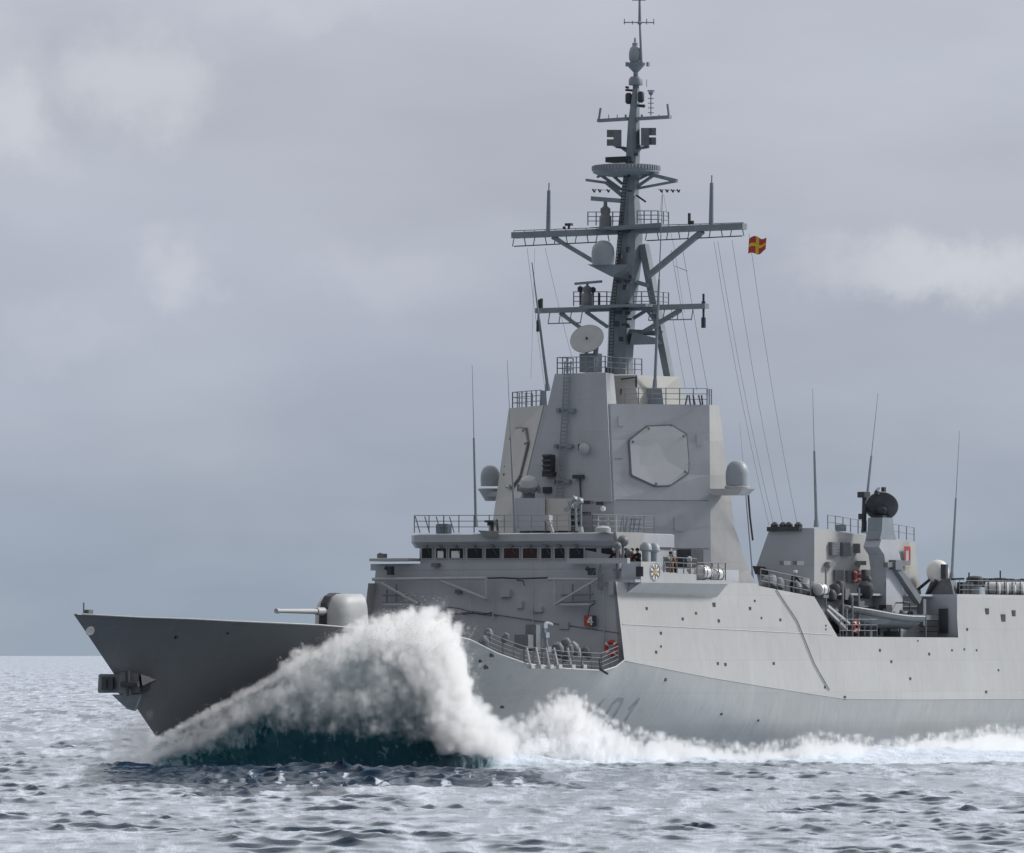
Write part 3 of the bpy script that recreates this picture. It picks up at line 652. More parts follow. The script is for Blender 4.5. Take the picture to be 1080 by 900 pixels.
# ------------------------------------------------------------------ radar tower
Wl, Wm, Wh = 10.1, 16.0, 20.62
def tsec(w_):
    t_ = (w_-10.7)/(20.6-10.7)
    ub = 54.0+1.05*t_; vb = 7.05-.72*t_; ua = float(np.interp(w_, [15, 20.6], [49.5, 50.6])); va = float(np.interp(w_, [15, 20.6], [3.2, 2.28]))
    uc = float(np.interp(w_, [10.1, 11.04, 13.5, 16.5, 20.4], [57.0, 56.7, 56.0, 56.1, 56.2])); vc = float(np.interp(w_, [10.1, 11.04, 13.5, 16.5, 20.4], [8.42, 8.0, 7.45, 7.0, 6.3]))
    return ub, vb, ua, va, uc, vc
tw = MB(); lev = [10.0, 11.0, 12.2, 13.5, 15, 16.5, 18.5, 20.62]; cols = []
for w_ in lev:
    ub, vb, ua, va, uc, vc = tsec(w_)
    cols.append([(ua, -va, w_), (ua, va, w_), (ub, vb, w_), (uc, vc, w_), (59.5, vc-2.2, w_), (59.5, -vc+2.2, w_), (uc, -vc-.4, w_), (52.8+.9*(w_-10.7)/9.9, -(7.75-1.1*(w_-10.7)/9.9), w_)])
n = 8
# front faces and the two aft-quarter faces are separate parts: they are painted differently
def strips(idx):
    mb = MB()
    for i in idx:
        j = (i+1) % n
        mb.add([q for c_ in cols for q in (c_[i], c_[j])], [(2*k, 2*k+1, 2*k+3, 2*k+2) for k in range(len(lev)-1)])
    return mb
t_ = strips([0, 1, 4, 7]); t_.add(cols[-1], [tuple(range(8))])
tower = t_.build('radar_tower', M['house'], ship)
strips([2, 3]).build('tower_side', M['side'], tower)
strips([5, 6]).build('tower_side', M['cream'], tower)
# starboard forward face carries lighter paint: thin plating a few mm proud
c0, c1 = cols[3], cols[-1]
sk = MB()
for k in range(2, len(lev)-1):
    a_, b_, c_, d_ = cols[k][7], cols[k][0], cols[k+1][0], cols[k+1][7]
    sk.plate([tuple(np.array(p)+np.array((-.02, -.02, 0))) for p in (a_, b_, c_, d_)], (-.01, -.01, 0))
sk.build('starboard_face_plating', M['cream'], tower)
# forward casing
cs = MB()
cb = [(49.4, -2.75), (49.4, 3.1), (51.2, 2.9), (51.2, -2.6)]; ct = [(50.7, -1.6), (50.7, 1.9), (52.4, 1.4), (52.4, -1.4)]
def cl(p, q, w_): f = (w_-15.1)/(22.45-15.1); return (p[0]+(q[0]-p[0])*f, p[1]+(q[1]-p[1])*f, w_)
cs.hexa([cl(cb[i], ct[i], 14.9) for i in range(4)], [cl(cb[i], ct[i], 22.45) for i in range(4)])
casing = cs.build('forward_casing', M['house'], tower)
# raised block behind the casing, top platform
cs = MB(); A = F(645, 427, 53.5); B = F(681, 396, 53.5)
cs.hexa([(52.5, -1.2, 20.5), (53.2, F(674, 427, 53.2)[1], 20.5), (57.5, 3.3, 20.5), (57.5, -3.0, 20.5)], [(52.9, -1.2, 22.4), (53.6, F(669, 396, 53.6)[1], 22.4), (57.2, 3.0, 22.4), (57.2, -2.8, 22.4)])
cs.build('mast_house', M['cream'], tower)
# lower box in front of the casing
cs = MB(); cs.hexa([F(543, 560, 46.6), F(575, 560, 46.6), F(575, 560, 49.5), F(543, 560, 49.5)], [F(543, 525.5, 46.9), F(575, 525.5, 46.9), F(575, 525.5, 49.5), F(543, 525.5, 49.5)]); cs.build('equipment_box', M['house'], tower)
cs = MB(); cs.hexa([F(575.5, 560, 46.8), F(602, 560, 46.8), F(602, 560, 49.5), F(575.5, 560, 49.5)], [F(575.5, 526, 47.1), F(602, 526, 47.1), F(602, 526, 49.5), F(575.5, 526, 49.5)]); cs.build('equipment_box', M['cream'], tower)
# octagonal radar panels
for sgn in (1, -1):
    def FP(x, w_, off):  # x across the face from inner (0) to outer (1)
        ub, vb, ua, va, _, _ = tsec(w_)
        if sgn < 0: ub, vb, off = 52.8+.9*(w_-10.7)/9.9, 7.75-1.1*(w_-10.7)/9.9, off+.045
        d = Vector((ub-ua, vb-va)); nrm = Vector((-d.y, d.x)).normalized()
        if nrm.x > 0: nrm = -nrm
        return (ua+d.x*x+nrm.x*off, sgn*(va+d.y*x+nrm.y*off), w_)
    px_ = [(681, 447), (708, 447), (724, 458), (727, 490), (726, 500), (706, 513), (690, 513), (664, 500), (662, 462)]
    oc = []
    for x, y in px_:
        w_ = HOR and S(x, y, 5.5)[2]
        # find x fraction by projecting onto the face
        ub, vb, ua, va, _, _ = tsec(w_)
        best = min(((abs((lambda r_: r_[0]-(ua+(ub-ua)*f))(S(x, y, va+(vb-va)*f))), f) for f in np.linspace(0, 1, 201)))
        oc.append((best[1], w_))
    fm = MB(); fm.prism([FP(f, w_, .004) for f, w_ in oc], [FP(f, w_, .10) for f, w_ in oc])
    cx = sum(f for f, w_ in oc)/len(oc); cw = sum(w_ for f, w_ in oc)/len(oc)
    fr_ = fm.build('radar_panel', M['mid'], tower)
    fm = MB(); sc_ = .955
    fm.prism([FP(cx+(f-cx)*sc_, cw+(w_-cw)*sc_, .101) for f, w_ in oc], [FP(cx+(f-cx)*sc_, cw+(w_-cw)*sc_, .14) for f, w_ in oc])
    fm.build('array_face', M['panel'] if sgn > 0 else M['cream'], fr_)
    fm = MB()
    for f, w_ in oc[::2]:
        a_ = FP(cx+(f-cx)*.86, cw+(w_-cw)*.9, .14); fm.cbox(a_, (.12, .12, .12))
    for f, w_ in oc: a_ = FP(cx+(f-cx)*.95, cw+(w_-cw)*.955, .14); fm.cbox(a_, (.06, .06, .06))
    fm.build('lifting_lug', M['mid'], fr_)
for f0, f1, w0, w1 in ((.12, .30, 12.6, 13.6), (.62, .72, 13.2, 14.0), (.86, .93, 18.2, 18.9), (.07, .13, 19.3, 19.9)):
    def FQ(x, w_, off):
        ub, vb, ua, va, _, _ = tsec(w_); d = Vector((ub-ua, vb-va)); nrm = Vector((-d.y, d.x)).normalized()
        if nrm.x > 0: nrm = -nrm
        return (ua+d.x*x+nrm.x*off, va+d.y*x+nrm.y*off, w_)
    mb = MB(); mb.hexa([FQ(f0, w0, -.05), FQ(f1, w0, -.05), FQ(f1, w0, .05), FQ(f0, w0, .05)], [FQ(f0, w1, -.05), FQ(f1, w1, -.05), FQ(f1, w1, .05), FQ(f0, w1, .05)]); mb.build('access_hatch', M['house'], tower, bevel=.015)
for w_ in (15.0, 12.2, 17.4):
    mb = MB(); mb.tube(FQ(.02, w_, .02), FQ(.98 if w_ < 15.5 else .1, w_, .02), .02, n=4); mb.build('face_seam', M['mid'], tower)
# ladder and gear on the casing
ld = MB()
def CP(x, y, off=.1):
    # point on casing front
    u = 50.0
    for _ in range(20):
        q = F(x, y, u); u = 49.4+(q[2]-15.1)/(22.45-15.1)*1.3
    q = F(x, y, u); return (q[0]-off, q[1], q[2])
pts = [(601.5, 381), (599.5, 420), (597, 460), (594.5, 500), (592, 524)]
for dx in (-3.2, 3.2): ld.path([CP(x+dx, y, .25) for x, y in pts], .045, 5)
for i in range(36):
    y = 383+i*4; x = float(np.interp(y, [p[1] for p in pts], [p[0] for p in pts])); ld.tube(CP(x-3.2, y, .25), CP(x+3.2, y, .25), .03, n=4)
for y in (433, 471, 508): x = float(np.interp(y, [p[1] for p in pts], [p[0] for p in pts])); ld.tube(CP(x-9, y, .12), CP(x+10, y, .12), .05, n=5); ld.cbox(CP(x+7, y, .2), (.3, .3, .2)); ld.cbox(CP(x-8, y, .2), (.2, .2, .25))
ld.build('ladder', M['mast'], casing)
ld = MB(); c = CP(582, 489, .3)
ld.cbox(c, (.45, .55, 1.0)); 
for k in range(4): ld.tube((c[0]-.2, c[1]-.3, c[2]-.45+k*.3), (c[0]-.4, c[1]+.35, c[2]-.45+k*.3), .08)
ld.cbox((c[0], c[1]+.05, c[2]-.65), (.6, .7, .25)); ld.build('signal_lights', M['dark'], casing)
ld = MB(); c = CP(620, 473, .25); ld.lathe(c, [(.1, 0), (.28, .1), (.32, .3), (.2, .45), (.02, .5)], axis=(-1, .2, -.1), n=14); ld.build('searchlight', M['pale'], casing, smooth=True)
ld = MB(); ld.cbox(CP(616, 472, .2), (.4, .35, .35)); ld.tube(CP(613, 503, .15), CP(614, 524, .15), .05); ld.cbox(CP(612, 503, .2), (.25, .7, .22)); ld.cbox(CP(578, 517, .1), (.15, .55, .35))
ld.build('bracket_box', M['dark'], casing)
ld = MB()
for x, y in ((604, 528), (610, 530), (600, 535)): ld.lathe(F(x, y, 46.6), [(.02, -.35), (.2, -.2), (.12, 0), (.22, .2), (.02, .35)], axis=(.3, .6, .5), n=10)
ld.tube(F(607, 530, 46.6), F(608, 560, 46.6), .07); ld.tube(F(613, 532, 46.6), F(613, 560, 46.6), .05)
ld.build('wind_sensor', M['radome'], tower, smooth=True)
ld = MB()
for x, y in ((620, 530), (634, 531), (618, 542), (603, 545), (608, 552)): ld.cbox(F(x, y, 48.4), (.3, .5, .2))
for k in range(5): ld.tube(F(604, 532+k*6, 46.7), F(612, 532+k*6, 46.7), .04, n=4)
ld.build('cable_box', M['dark'], tower)
ld = MB(); c = F(636, 537, 48.3); ld.lathe(c, [(.02, -.15), (.15, -.08), (.15, .1), (.02, .16)], n=10); ld.build('white_lamp', M['white'], tower, smooth=True)
ld = MB(); a_ = S(738, 587, 8.3); ld.box((a_[0]-.9, 7.3, F(738, 599, 52)[2]), (a_[0]+.5, 8.25, F(738, 580, 52)[2])); ld.build('tower_doorway', M['dark'], tower)
# small radome on its pedestal at the foot of the casing
ld = MB(); c = F(558, 512, 47.6)
ld.lathe(c, [(.02, -.55), (.35, -.45), (.52, -.18), (.55, .1), (.42, .42), (.2, .54), (.01, .57)], n=24, axis=(-.4, .1, 1)); ldr = ld.build('tracker_radome', M['pale'], tower, smooth=True)
ld = MB(); ld.lathe(c, [(.60, -.3), (.62, -.05), (.58, -.02)], n=20, axis=(-.3, .1, 1)); ld.box((c[0]-.25, c[1]-.25, c[2]-1.1), (c[0]+.25, c[1]+.25, c[2]-.3)); ld.cbox((c[0], c[1]-.7, c[2]-.15), (.2, .12, .4)); ld.cbox((c[0], c[1]+.7, c[2]-.3), (.2, .12, .35)); ld.build('radome_mount', M['mid'], ldr)
# satcom radomes port and starboard
def radome(name, c, r, par, mat='radome'):
    mb = MB(); mb.lathe(c, [(r*.97, -r*1.15), (r, -.2*r), (r*.97, .1*r), (r*.86, .5*r), (r*.62, .8*r), (r*.32, .96*r), (.01, r)], n=28)
    return mb.build(name, M[mat], par, smooth=True)
c = S(777.5, 498, 8.35); rd = radome('satcom_radome', c, .68, tower)
mb = MB(); mb.lathe((c[0], c[1], c[2]-.95), [(.45, -.35), (.72, -.05), (.74, .1), (.7, .14)], n=24); mb.prism([(c[0]-.75, 7.1, c[2]-1.35), (c[0]+.6, 7.1, c[2]-1.35), (c[0]+.6, c[1]+.4, c[2]-1.35), (c[0]-.55, c[1]+.4, c[2]-1.35)], [(c[0]-.8, 6.9, c[2]-.98), (c[0]+.7, 6.9, c[2]-.98), (c[0]+.7, c[1]+.8, c[2]-.98), (c[0]-.7, c[1]+.8, c[2]-.98)])
mb.build('radome_bracket', M['side'], rd)
mb = MB(); mb.path([S(789, 520, 8.6), S(791, 545, 8.5), S(794, 570, 8.5)], .06, 5); mb.build('cable', M['dark'], rd)
c = S(517, 501, -8.3); rd = radome('satcom_radome', c, .58, tower)
mb = MB(); mb.lathe((c[0], c[1], c[2]-.95), [(.3, -.6), (.6, -.1), (.74, .1), (.7, .14)], n=24); mb.box((c[0]-.5, c[1], c[2]-1.3), (c[0]+.5, -6.9, c[2]-1.0)); mb.build('radome_bracket', M['house'], rd)
# rails on tower tops
mb = MB()
mb.rail([(55.0, 6.2, 20.62), (51.5, 2.7, 20.62)], .95, .8, .03, 3)
mb.rail([(53.8, -6.5, 20.62), (51.7, -3.2, 20.62)], .95, .7, .035, 3); mb.rail([(53.8, -6.5, 20.62), (56, -6.5, 20.62)], .95, .7, .035, 3)
mb.rail([(55.0, 6.2, 20.62), (56, 5.9, 20.62)], .95, .6, .035, 3)
mb.build('tower_rail', M['mast'], tower)
mb = MB(); mb.rail([(50.8, -1.5, 22.46), (50.8, 1.8, 22.46), (52.4, 1.4, 22.46), (54.4, 2.1, 22.42)], .95, .6, .035, 3); mb.rail([(50.8, -1.5, 22.46), (52.4, -1.4, 22.46)], .95, .6, .035, 3); mb.build('casing_rail', M['mast'], tower)
mb = MB()
for x, y in ((650, 395), (618, 397)): pass
mb.cbox(F(642.5, 395, 52.5), (.4, .35, .8)); mb.tube(F(655, 400, 53.3), F(671, 398, 53.3), .04); mb.tube(F(671, 427, 53.5), F(671, 396, 53.5), .06); mb.cbox(F(671, 418, 53.5), (.2, .2, .5)); mb.tube(F(655, 427, 53.2), F(655, 410, 53.2), .04)
for x in (723, 728, 733, 739, 741): mb.tube(S(x, 427, 6), S(x+random.uniform(-3, 3), 417, 6), .05, n=5)
mb.build('antenna_fitting', M['dark'], tower)
mb = MB(); mb.prism([F(681, 428.5, 54), F(700, 428.5, 54), F(700, 428.5, 55.2), F(681, 428.5, 55.2)], [F(683, 410, 54.2), F(698, 410, 54.2), F(698, 410, 55.0), F(683, 410, 55.0)]); mb.build('antenna_base', M['mast'], tower)
mb = MB(); mb.prism([F(569, 428.5, 55), F(577, 428.5, 55), F(577, 428.5, 56), F(569, 428.5, 56)], [F(570, 412, 55.1), F(576, 412, 55.1), F(576, 412, 55.8), F(570, 412, 55.8)]); mb.build('antenna_base', M['mast'], tower)

# ------------------------------------------------------------------ mast
UM = 56.0
mm = MB()
mp_ = [(395, 639, 664.5), (382, 640, 664), (325, 642, 667), (270, 650, 674), (240, 651.5, 674.5), (205, 655.5, 671.5), (165, 660, 673), (130, 662, 673), (95, 667, 673.5), (78, 668, 672)]
rings = []
for y, x0, x1 in mp_:
    a_ = F(x0, y, UM); b_ = F(x1, y, UM); cx = (a_[1]+b_[1])/2; hw = (b_[1]-a_[1])/2*.80
    rings.append([(UM-hw*.9, cx-hw*.55, a_[2]), (UM-hw*.9, cx+hw*.55, a_[2]), (UM-hw*.35, cx+hw, a_[2]), (UM+hw, cx+hw, a_[2]), (UM+hw, cx-hw, a_[2]), (UM-hw*.35, cx-hw, a_[2])])
n = 6
mm.add([q for r_ in rings for q in r_], [(j*n+i, j*n+(i+1) % n, (j+1)*n+(i+1) % n, (j+1)*n+i) for j in range(len(rings)-1) for i in range(n)]+[tuple(range(n)), tuple(range((len(rings)-1)*n, len(rings)*n))])
mast = mm.build('mast', M['mast'], ship)
def mpart(name, mb, mat='mast', smooth=False, par=None): return mb.build(name, M[mat], par or mast, smooth=smooth)
# after leg
mb = MB(); mb.bar(F(712, 430, UM+1.0), F(679, 258, UM+.5), .45, .5, up=(1, 0, 0)); mb.bar(F(663, 350, UM+.3), F(700, 352, UM+.8), .5, .3); mb.bar(F(672, 298, UM+.3), F(686, 302, UM+.6), .6, .25)
mpart('after_leg', mb)
mb = MB(); mb.prism([F(664, 364, UM-.6), F(700, 363, UM-.6), F(700, 363, UM+1.4), F(664, 364, UM+1.4)], [F(667, 350, UM-.6), F(693, 357, UM-.6), F(693, 357, UM+1.4), F(667, 350, UM+1.4)]); mpart('leg_platform', mb)
# yards
mb = MB(); mb.bar(F(541.5, 248.5, UM-.5), F(785.5, 239, UM-.5), .5, .36); mb.bar(F(583, 250, UM-.5), F(627, 276, UM-.2), .22, .26); mb.bar(F(741, 244, UM-.5), F(684, 291, UM-.2), .28, .30)
yard = mpart('main_yard', mb)
mb = MB()
for xa, xb, ya, yb in ((542, 641, 252, 247), (682, 783, 246, 241)):
    for k in range(2):
        mb.tube(F(xa, ya+8+k*0, UM-.5), F(xb, yb+8, UM-.5), .035, n=4)
    nn_ = 9
    for i in range(nn_+1):
        f = i/nn_; x = xa+(xb-xa)*f; y = ya+(yb-ya)*f; mb.tube(F(x, y, UM-.5), F(x+(1.5 if i % 2 else -1.5), y+8, UM-.5), .035, n=4)
for xa, xb, ya, yb in ((542, 640, 243.5, 240), (682, 784, 238, 235)): 
    mb.tube(F(xa, ya, UM-.3), F(xb, yb, UM-.3), .025, n=4)
    for i in range(10): f = i/9; x = xa+(xb-xa)*f; y = ya+(yb-ya)*f; mb.tube(F(x, y, UM-.3), F(x, y+3, UM-.3), .025, n=4)
mb.build('yard_footrail', M['mast'], yard)
for x, y0, y1 in ((578.3, 243, 201), (750, 237, 193)):
    mb = MB(); mb.tube(F(x, y0+2, UM-.5), F(x+.6, y1, UM-.5), .15, .11, 10); mb.tube(F(x+.6, y1, UM-.5), F(x+.8, y1-8, UM-.5), .04); mb.build('stub_antenna', M['mast'], yard, smooth=True)
mb = MB(); mb.cbox(F(600, 237, UM-.5), (.3, .4, .15)); mb.tube(F(600, 242, UM-.5), F(600, 237, UM-.5), .07); mb.tube(F(595, 242, UM-.5), F(595, 239, UM-.5), .09); mb.tube(F(727, 237, UM-.5), F(727, 225, UM-.5), .09); mb.tube(F(730, 237, UM-.5), F(730, 233, UM-.5), .12); mb.build('yard_sensor', M['dark'], yard)
mb = MB(); mb.bar(F(566.5, 328, UM-.3), F(745.5, 323, UM-.3), .45, .30); mb.bar(F(591, 330, UM-.3), F(613, 346, UM-.1), .2, .24); mb.bar(F(718, 327, UM-.3), F(668, 357, UM), .2, .26)
mb.bar(F(618, 329, UM-.3), F(641, 345, UM-.1), .16, .2); mb.bar(F(690, 330, UM), F(683, 322, UM+.3), .2, .2)
mb.bar(F(668, 336, UM), F(684, 326, UM), .15, .18); mb.bar(F(680, 324, UM), F(695, 345, UM+.4), .15, .18)
lyard = mpart('lower_yard', mb)
mb = MB()
for xa, xb, ya in ((578, 612, 341.5), (684, 729, 338)):
    mb.tube(F(xa, ya, UM-.3), F(xb, ya-1, UM-.3), .035, n=4)
    for i in range(4): f = i/3; x = xa+(xb-xa)*f; mb.tube(F(x, ya, UM-.3), F(x+2, ya-12, UM-.3), .035, n=4)
mb.build('yard_footrail', M['mast'], lyard)
mb = MB(); mb.tube(F(742, 310, UM-.3), F(742, 345, UM-.3), .07); mb.tube(F(742, 335, UM-.3), F(742, 346, UM-.3), .14); mb.tube(F(742, 318, UM-.3), F(742, 323, UM-.3), .12)
mb.tube(F(568.5, 316, UM-.3), F(567.5, 350, UM-.3), .07); mb.tube(F(568, 338, UM-.3), F(567.5, 350, UM-.3), .12); mb.tube(F(571, 315, UM-.3), F(571, 328, UM-.3), .1); mb.build('dipole_antenna', M['dark'], lyard)
# platform rails
for (xa, xb, y0, h_) in ((605, 640, 323, .85), (668, 694, 323, .85), (620, 655, 238, .8), (672, 694, 236, .75)):
    mb = MB(); a_ = F(xa, y0, UM-.6); b_ = F(xb, y0, UM-.6); mb.rail([a_, b_, (b_[0]+1.2, b_[1], b_[2])], h_, .55, .035, 3); mpart('platform_rail', mb)
mb = MB(); mb.box((UM-1.4, F(624, 325, UM)[1], F(640, 326, UM)[2]), (UM+.4, F(694, 325, UM)[1], F(640, 323, UM)[2])); mpart('lower_platform', mb)
mb = MB(); mb.prism([F(650, 243, UM-1.2), F(697, 240, UM-1), F(697, 240, UM+.6), F(645, 243, UM+.6)], [F(622, 240, UM-1.3), F(697, 235, UM-1.2), F(697, 235, UM+.6), F(622, 240, UM+.6)]); mpart('upper_platform', mb)
# navigation radars
mb = MB(); mb.lathe(F(638.5, 238, UM-.9), [(.38, -.3), (.36, .5), (.26, .65), (.3, .8), (.3, 1.0), (.12, 1.15), (.1, 1.5)], n=14); nr = mpart('navigation_radar', mb, 'mid', True)
mb = MB(); mb.bar(F(624, 209.5, UM-.9), F(655, 212, UM-.9), .2, .26); mb.build('radar_bar', M['mast'], nr)
mb = MB(); mb.lathe(F(619.5, 321, UM-.9), [(.32, -.1), (.32, .55), (.22, .7), (.28, .85), (.26, 1.0), (.08, 1.1), (.07, 1.35)], n=14); nr = mpart('navigation_radar', mb, 'mid', True)
mb = MB(); mb.bar(F(606.5, 299.5, UM-.9), F(634.5, 297, UM-.9), .16, .14); mb.build('radar_bar', M['mast'], nr)
mb = MB()
for x, y in ((612, 305), (625.5, 306)): mb.tube(F(x, 322, UM-.6), F(x, y, UM-.6), .06); mb.lathe(F(x, y, UM-.6), [(.02, -.2), (.17, -.1), (.17, .1), (.02, .2)], n=10)
mb.tube(F(632, 309, UM-.6), F(632, 322, UM-.6), .07); mpart('mast_lamp', mb, 'dark', True)
# big radome and shelf
c = F(636, 267, UM-1.6); rd = mpart('mast_radome', MB().lathe(c, [(.62, -.72), (.68, -.4), (.68, .05), (.62, .35), (.45, .6), (.2, .72), (.01, .75)], n=28), 'radome', True)
mb = MB(); mb.prism([F(645, 292, UM-1.6), F(664, 295, UM-.4), F(664, 295, UM+.6), F(645, 292, UM+.6)], [F(619.5, 279, UM-2.1), F(664, 279, UM-1.5), F(664, 279, UM+.6), F(622, 279, UM+.4)]); mb.build('radome_shelf', M['mast'], rd)
# disc platform
mb = MB(); cc = F(660.5, 179, UM); s1 = 1.98
mb.lathe(cc, [(.9, -.42), (1.7, -.32), (s1, -.2), (s1, .22), (s1-.12, .24), (.6, .26)], n=48); disc = mpart('antenna_ring', mb, 'mast', True)
mb = MB()
for k in range(60):
    a_ = k*2*math.pi/60; mb.cbox((cc[0]+(s1+.02)*math.cos(a_), cc[1]+(s1+.02)*math.sin(a_), cc[2]+.06), (.07, .07, .24))
mb.build('ring_element', M['radome'], disc)
mb = MB(); mb.bar(F(618.5, 190, UM), F(640, 193, UM), .2, .16); mb.bar(F(640, 193, UM), F(657, 207, UM), .2, .2); mb.bar(F(630, 187, UM), F(636, 184, UM), .15, .12); mb.bar(F(634, 185, UM), F(655, 200, UM), .15, .16); mb.bar(F(645, 184, UM), F(656, 194, UM), .15, .14)
mb.bar(F(714, 191, UM), F(686, 184, UM), .22, .22); mb.bar(F(712, 191.5, UM), F(672, 199, UM), .16, .14); mb.bar(F(688, 186, UM), F(672, 197, UM), .14, .16); mb.bar(F(672, 190, UM), F(684, 184, UM), .14, .12)
mpart('ring_bracket', mb)
mb = MB(); mb.box((UM-.6, F(644, 170, UM)[1], F(644, 172, UM)[2]), (UM+.4, F(668, 170, UM)[1], F(644, 166.5, UM)[2])); mpart('ring_box', mb, 'dark')
mb = MB()
for x in (625, 631, 640, 696, 702, 708, 714): mb.tube(F(x, 200, UM), F(x+2, 203, UM), .05, n=4); mb.tube(F(x+2, 203, UM), F(x+3, 200, UM), .04, n=4)
mb.tube(F(624, 199.5, UM), F(642, 201, UM), .012, n=4); mb.tube(F(694, 200, UM), F(717, 201.5, UM), .012, n=4); mb.tube(F(671, 206, UM), F(681, 213, UM), .06)
mpart('hanging_aerial', mb, 'dark')
# electronic warfare boxes
for sx, (xa, xb, ya, yb) in ((-1, (640, 655.5, 137, 155)), (1, (676, 692, 135, 154))):
    mb = MB(); xm = xa+(xb-xa)*(.45 if sx < 0 else .55)
    ins = (xm, xb) if sx < 0 else (xa, xm); outs = (xa, xm) if sx < 0 else (xm, xb)
    def bx(x0, x1, y0, y1, d=.55): mb.hexa([F(x0, y1, UM-d), F(x1, y1, UM-d), F(x1, y1, UM+d), F(x0, y1, UM+d)], [F(x0, y0, UM-d), F(x1, y0, UM-d), F(x1, y0, UM+d), F(x0, y0, UM+d)])
    bx(*ins, ya, yb); bx(*outs, ya, ya+8, .45); bx(*outs, ya+10, yb-1, .4)
    eb = mpart('sensor_box', mb, 'mid')
    mb = MB(); mb.bar(F(657 if sx < 0 else 675, 156, UM), F(665 if sx < 0 else 670, 162, UM), .2, .2); mb.bar(F(650 if sx < 0 else 684, 155, UM), F(663 if sx < 0 else 672, 157, UM), .2, .15); mb.build('box_arm', M['mast'], eb)
# upper yard
mb = MB(); mb.bar(F(631, 127.5, UM), F(663, 125.5, UM), .3, .19); mb.bar(F(672, 125.5, UM), F(707, 123.5, UM), .3, .19); mb.tube(F(631.5, 127, UM), F(633.5, 114, UM), .07); mb.tube(F(705.5, 123, UM), F(704, 110, UM), .07)
for x in (642, 651, 660, 677, 695): mb.tube(F(x, 126, UM), F(x, 121, UM), .07 if x in (660, 677) else .03, n=5)
mpart('upper_yard', mb)
mb = MB(); mb.tube(F(686.5, 122, UM), F(686.5, 99, UM), .035); mb.lathe(F(686.5, 99, UM), [(.05, -.1), (.14, .0), (.16, .1)], n=10); mb.bar(F(683.5, 96, UM), F(690, 96, UM), .15, .08)
for y in (104, 109, 114, 119): mb.tube(F(683.5, y, UM), F(689.5, y, UM), .025, n=4)
mb.tube(F(682, 84, UM), F(682, 92, UM), .02, n=4); mpart('whisker_antenna', mb)
# pods
mb = MB()
for x, y in ((663, 103.5), (676, 102)): mb.lathe(F(x, y, UM-.1), [(.1, -.36), (.2, -.25), (.2, .2), (.12, .3)], n=12)
for xa, xb, y in ((660, 667, 95), (660, 663, 92), (665, 680, 111), (674, 680, 112)): mb.tube(F(xa, y, UM), F(xb, y+.6, UM), .07)
mpart('sensor_pod', mb, 'dark', True)
mb = MB(); mb.lathe(F(670.5, 85, UM), [(.42, -.28), (.42, .05), (.30, .22), (.12, .24)], n=18); mb.lathe(F(670.5, 68, UM), [(.12, -.5), (.55, -.05), (.58, .08), (.3, .1)], n=20); mb.tube(F(670.5, 80, UM), F(671, 69, UM), .15)
for x in (661.5, 683.5): mb.cbox(F(x, 68, UM), (.2, .12, .25))
mpart('top_platform', mb, 'mast', True)
mpart('top_radome', MB().lathe(F(669.8, 56, UM), [(.3, -.55), (.32, -.45), (.36, -.38), (.37, 0), (.3, .28), (.17, .42), (.17, .58), (.07, .64), (.05, .9)], n=20), 'radome', True)
mb = MB(); mb.tube(F(676.5, 66, UM), F(674.8, 24, UM), .085, .06); mb.tube(F(674.8, 26, UM), F(674.5, -12, UM), .10, .05); mb.tube(F(658, 23.8, UM), F(690, 24, UM), .035, n=5); mb.lathe(F(674.6, 24, UM), [(.05, -.12), (.2, 0), (.05, .12)], n=10)
for x in (658.5, 667, 682, 689.5): mb.tube(F(x, 26, UM), F(x, 20 if x != 667 else 22, UM), .03, n=4)
mb.tube(F(667, 0, UM), F(681, 0, UM), .05, n=5); mpart('pole_mast', mb)
# dish
c = F(620, 360, UM-3.2); ax = Vector((-.80, .22, .56)).normalized()
mb = MB(); mb.lathe(c, [(1.02, .26), (.98, .27), (.75, .14), (.45, .05), (.02, .0), (.02, -.05), (.45, -.01), (.8, .08), (1.02, .22)], axis=ax, n=36); dish = mpart('dish_antenna', mb, 'pale', True)
mb = MB(); mb.cbox(F(623, 383, UM-2.6), (.9, 1.0, 1.1)); mb.tube(F(628, 375, UM-2.8), F(629, 364, UM-3), .15); mb.tube(F(618, 374, UM-2.8), F(622, 362, UM-3), .10); mb.build('dish_pedestal', M['mast'], dish)
mb = MB(); cf = Vector(c)+ax*.1; mb.tube(cf, cf+ax*.25, .07); mb.build('dish_feed', M['dark'], dish)
# ladder rungs up the mast
mb = MB()
for i in range(60):
    y = 180+i*3.4; x = float(np.interp(y, [165, 205, 250, 325, 382], [662, 656.5, 653, 645.5, 643])); mb.tube(F(x-1.2, y, UM-.9), F(x+3, y, UM-.9), .025, n=4)
for dx in (-1.2, 3): mb.path([F(float(np.interp(y, [165, 205, 250, 325, 382], [662, 656.5, 653, 645.5, 643]))+dx, y, UM-.9) for y in range(180, 382, 20)], .025, 4)
mpart('mast_ladder', mb, 'dark')
mb = MB()
for i in range(26):
    y = 150+random.random()*220; x = float(np.interp(y, [165, 205, 250, 325, 382], [665, 662, 660, 655, 652]))+random.uniform(-5, 9)
    mb.cbox(F(x, y, UM-.95), (.15+random.random()*.2, .12+random.random()*.3, .1+random.random()*.25))
mpart('mast_fitting', mb, 'dark')

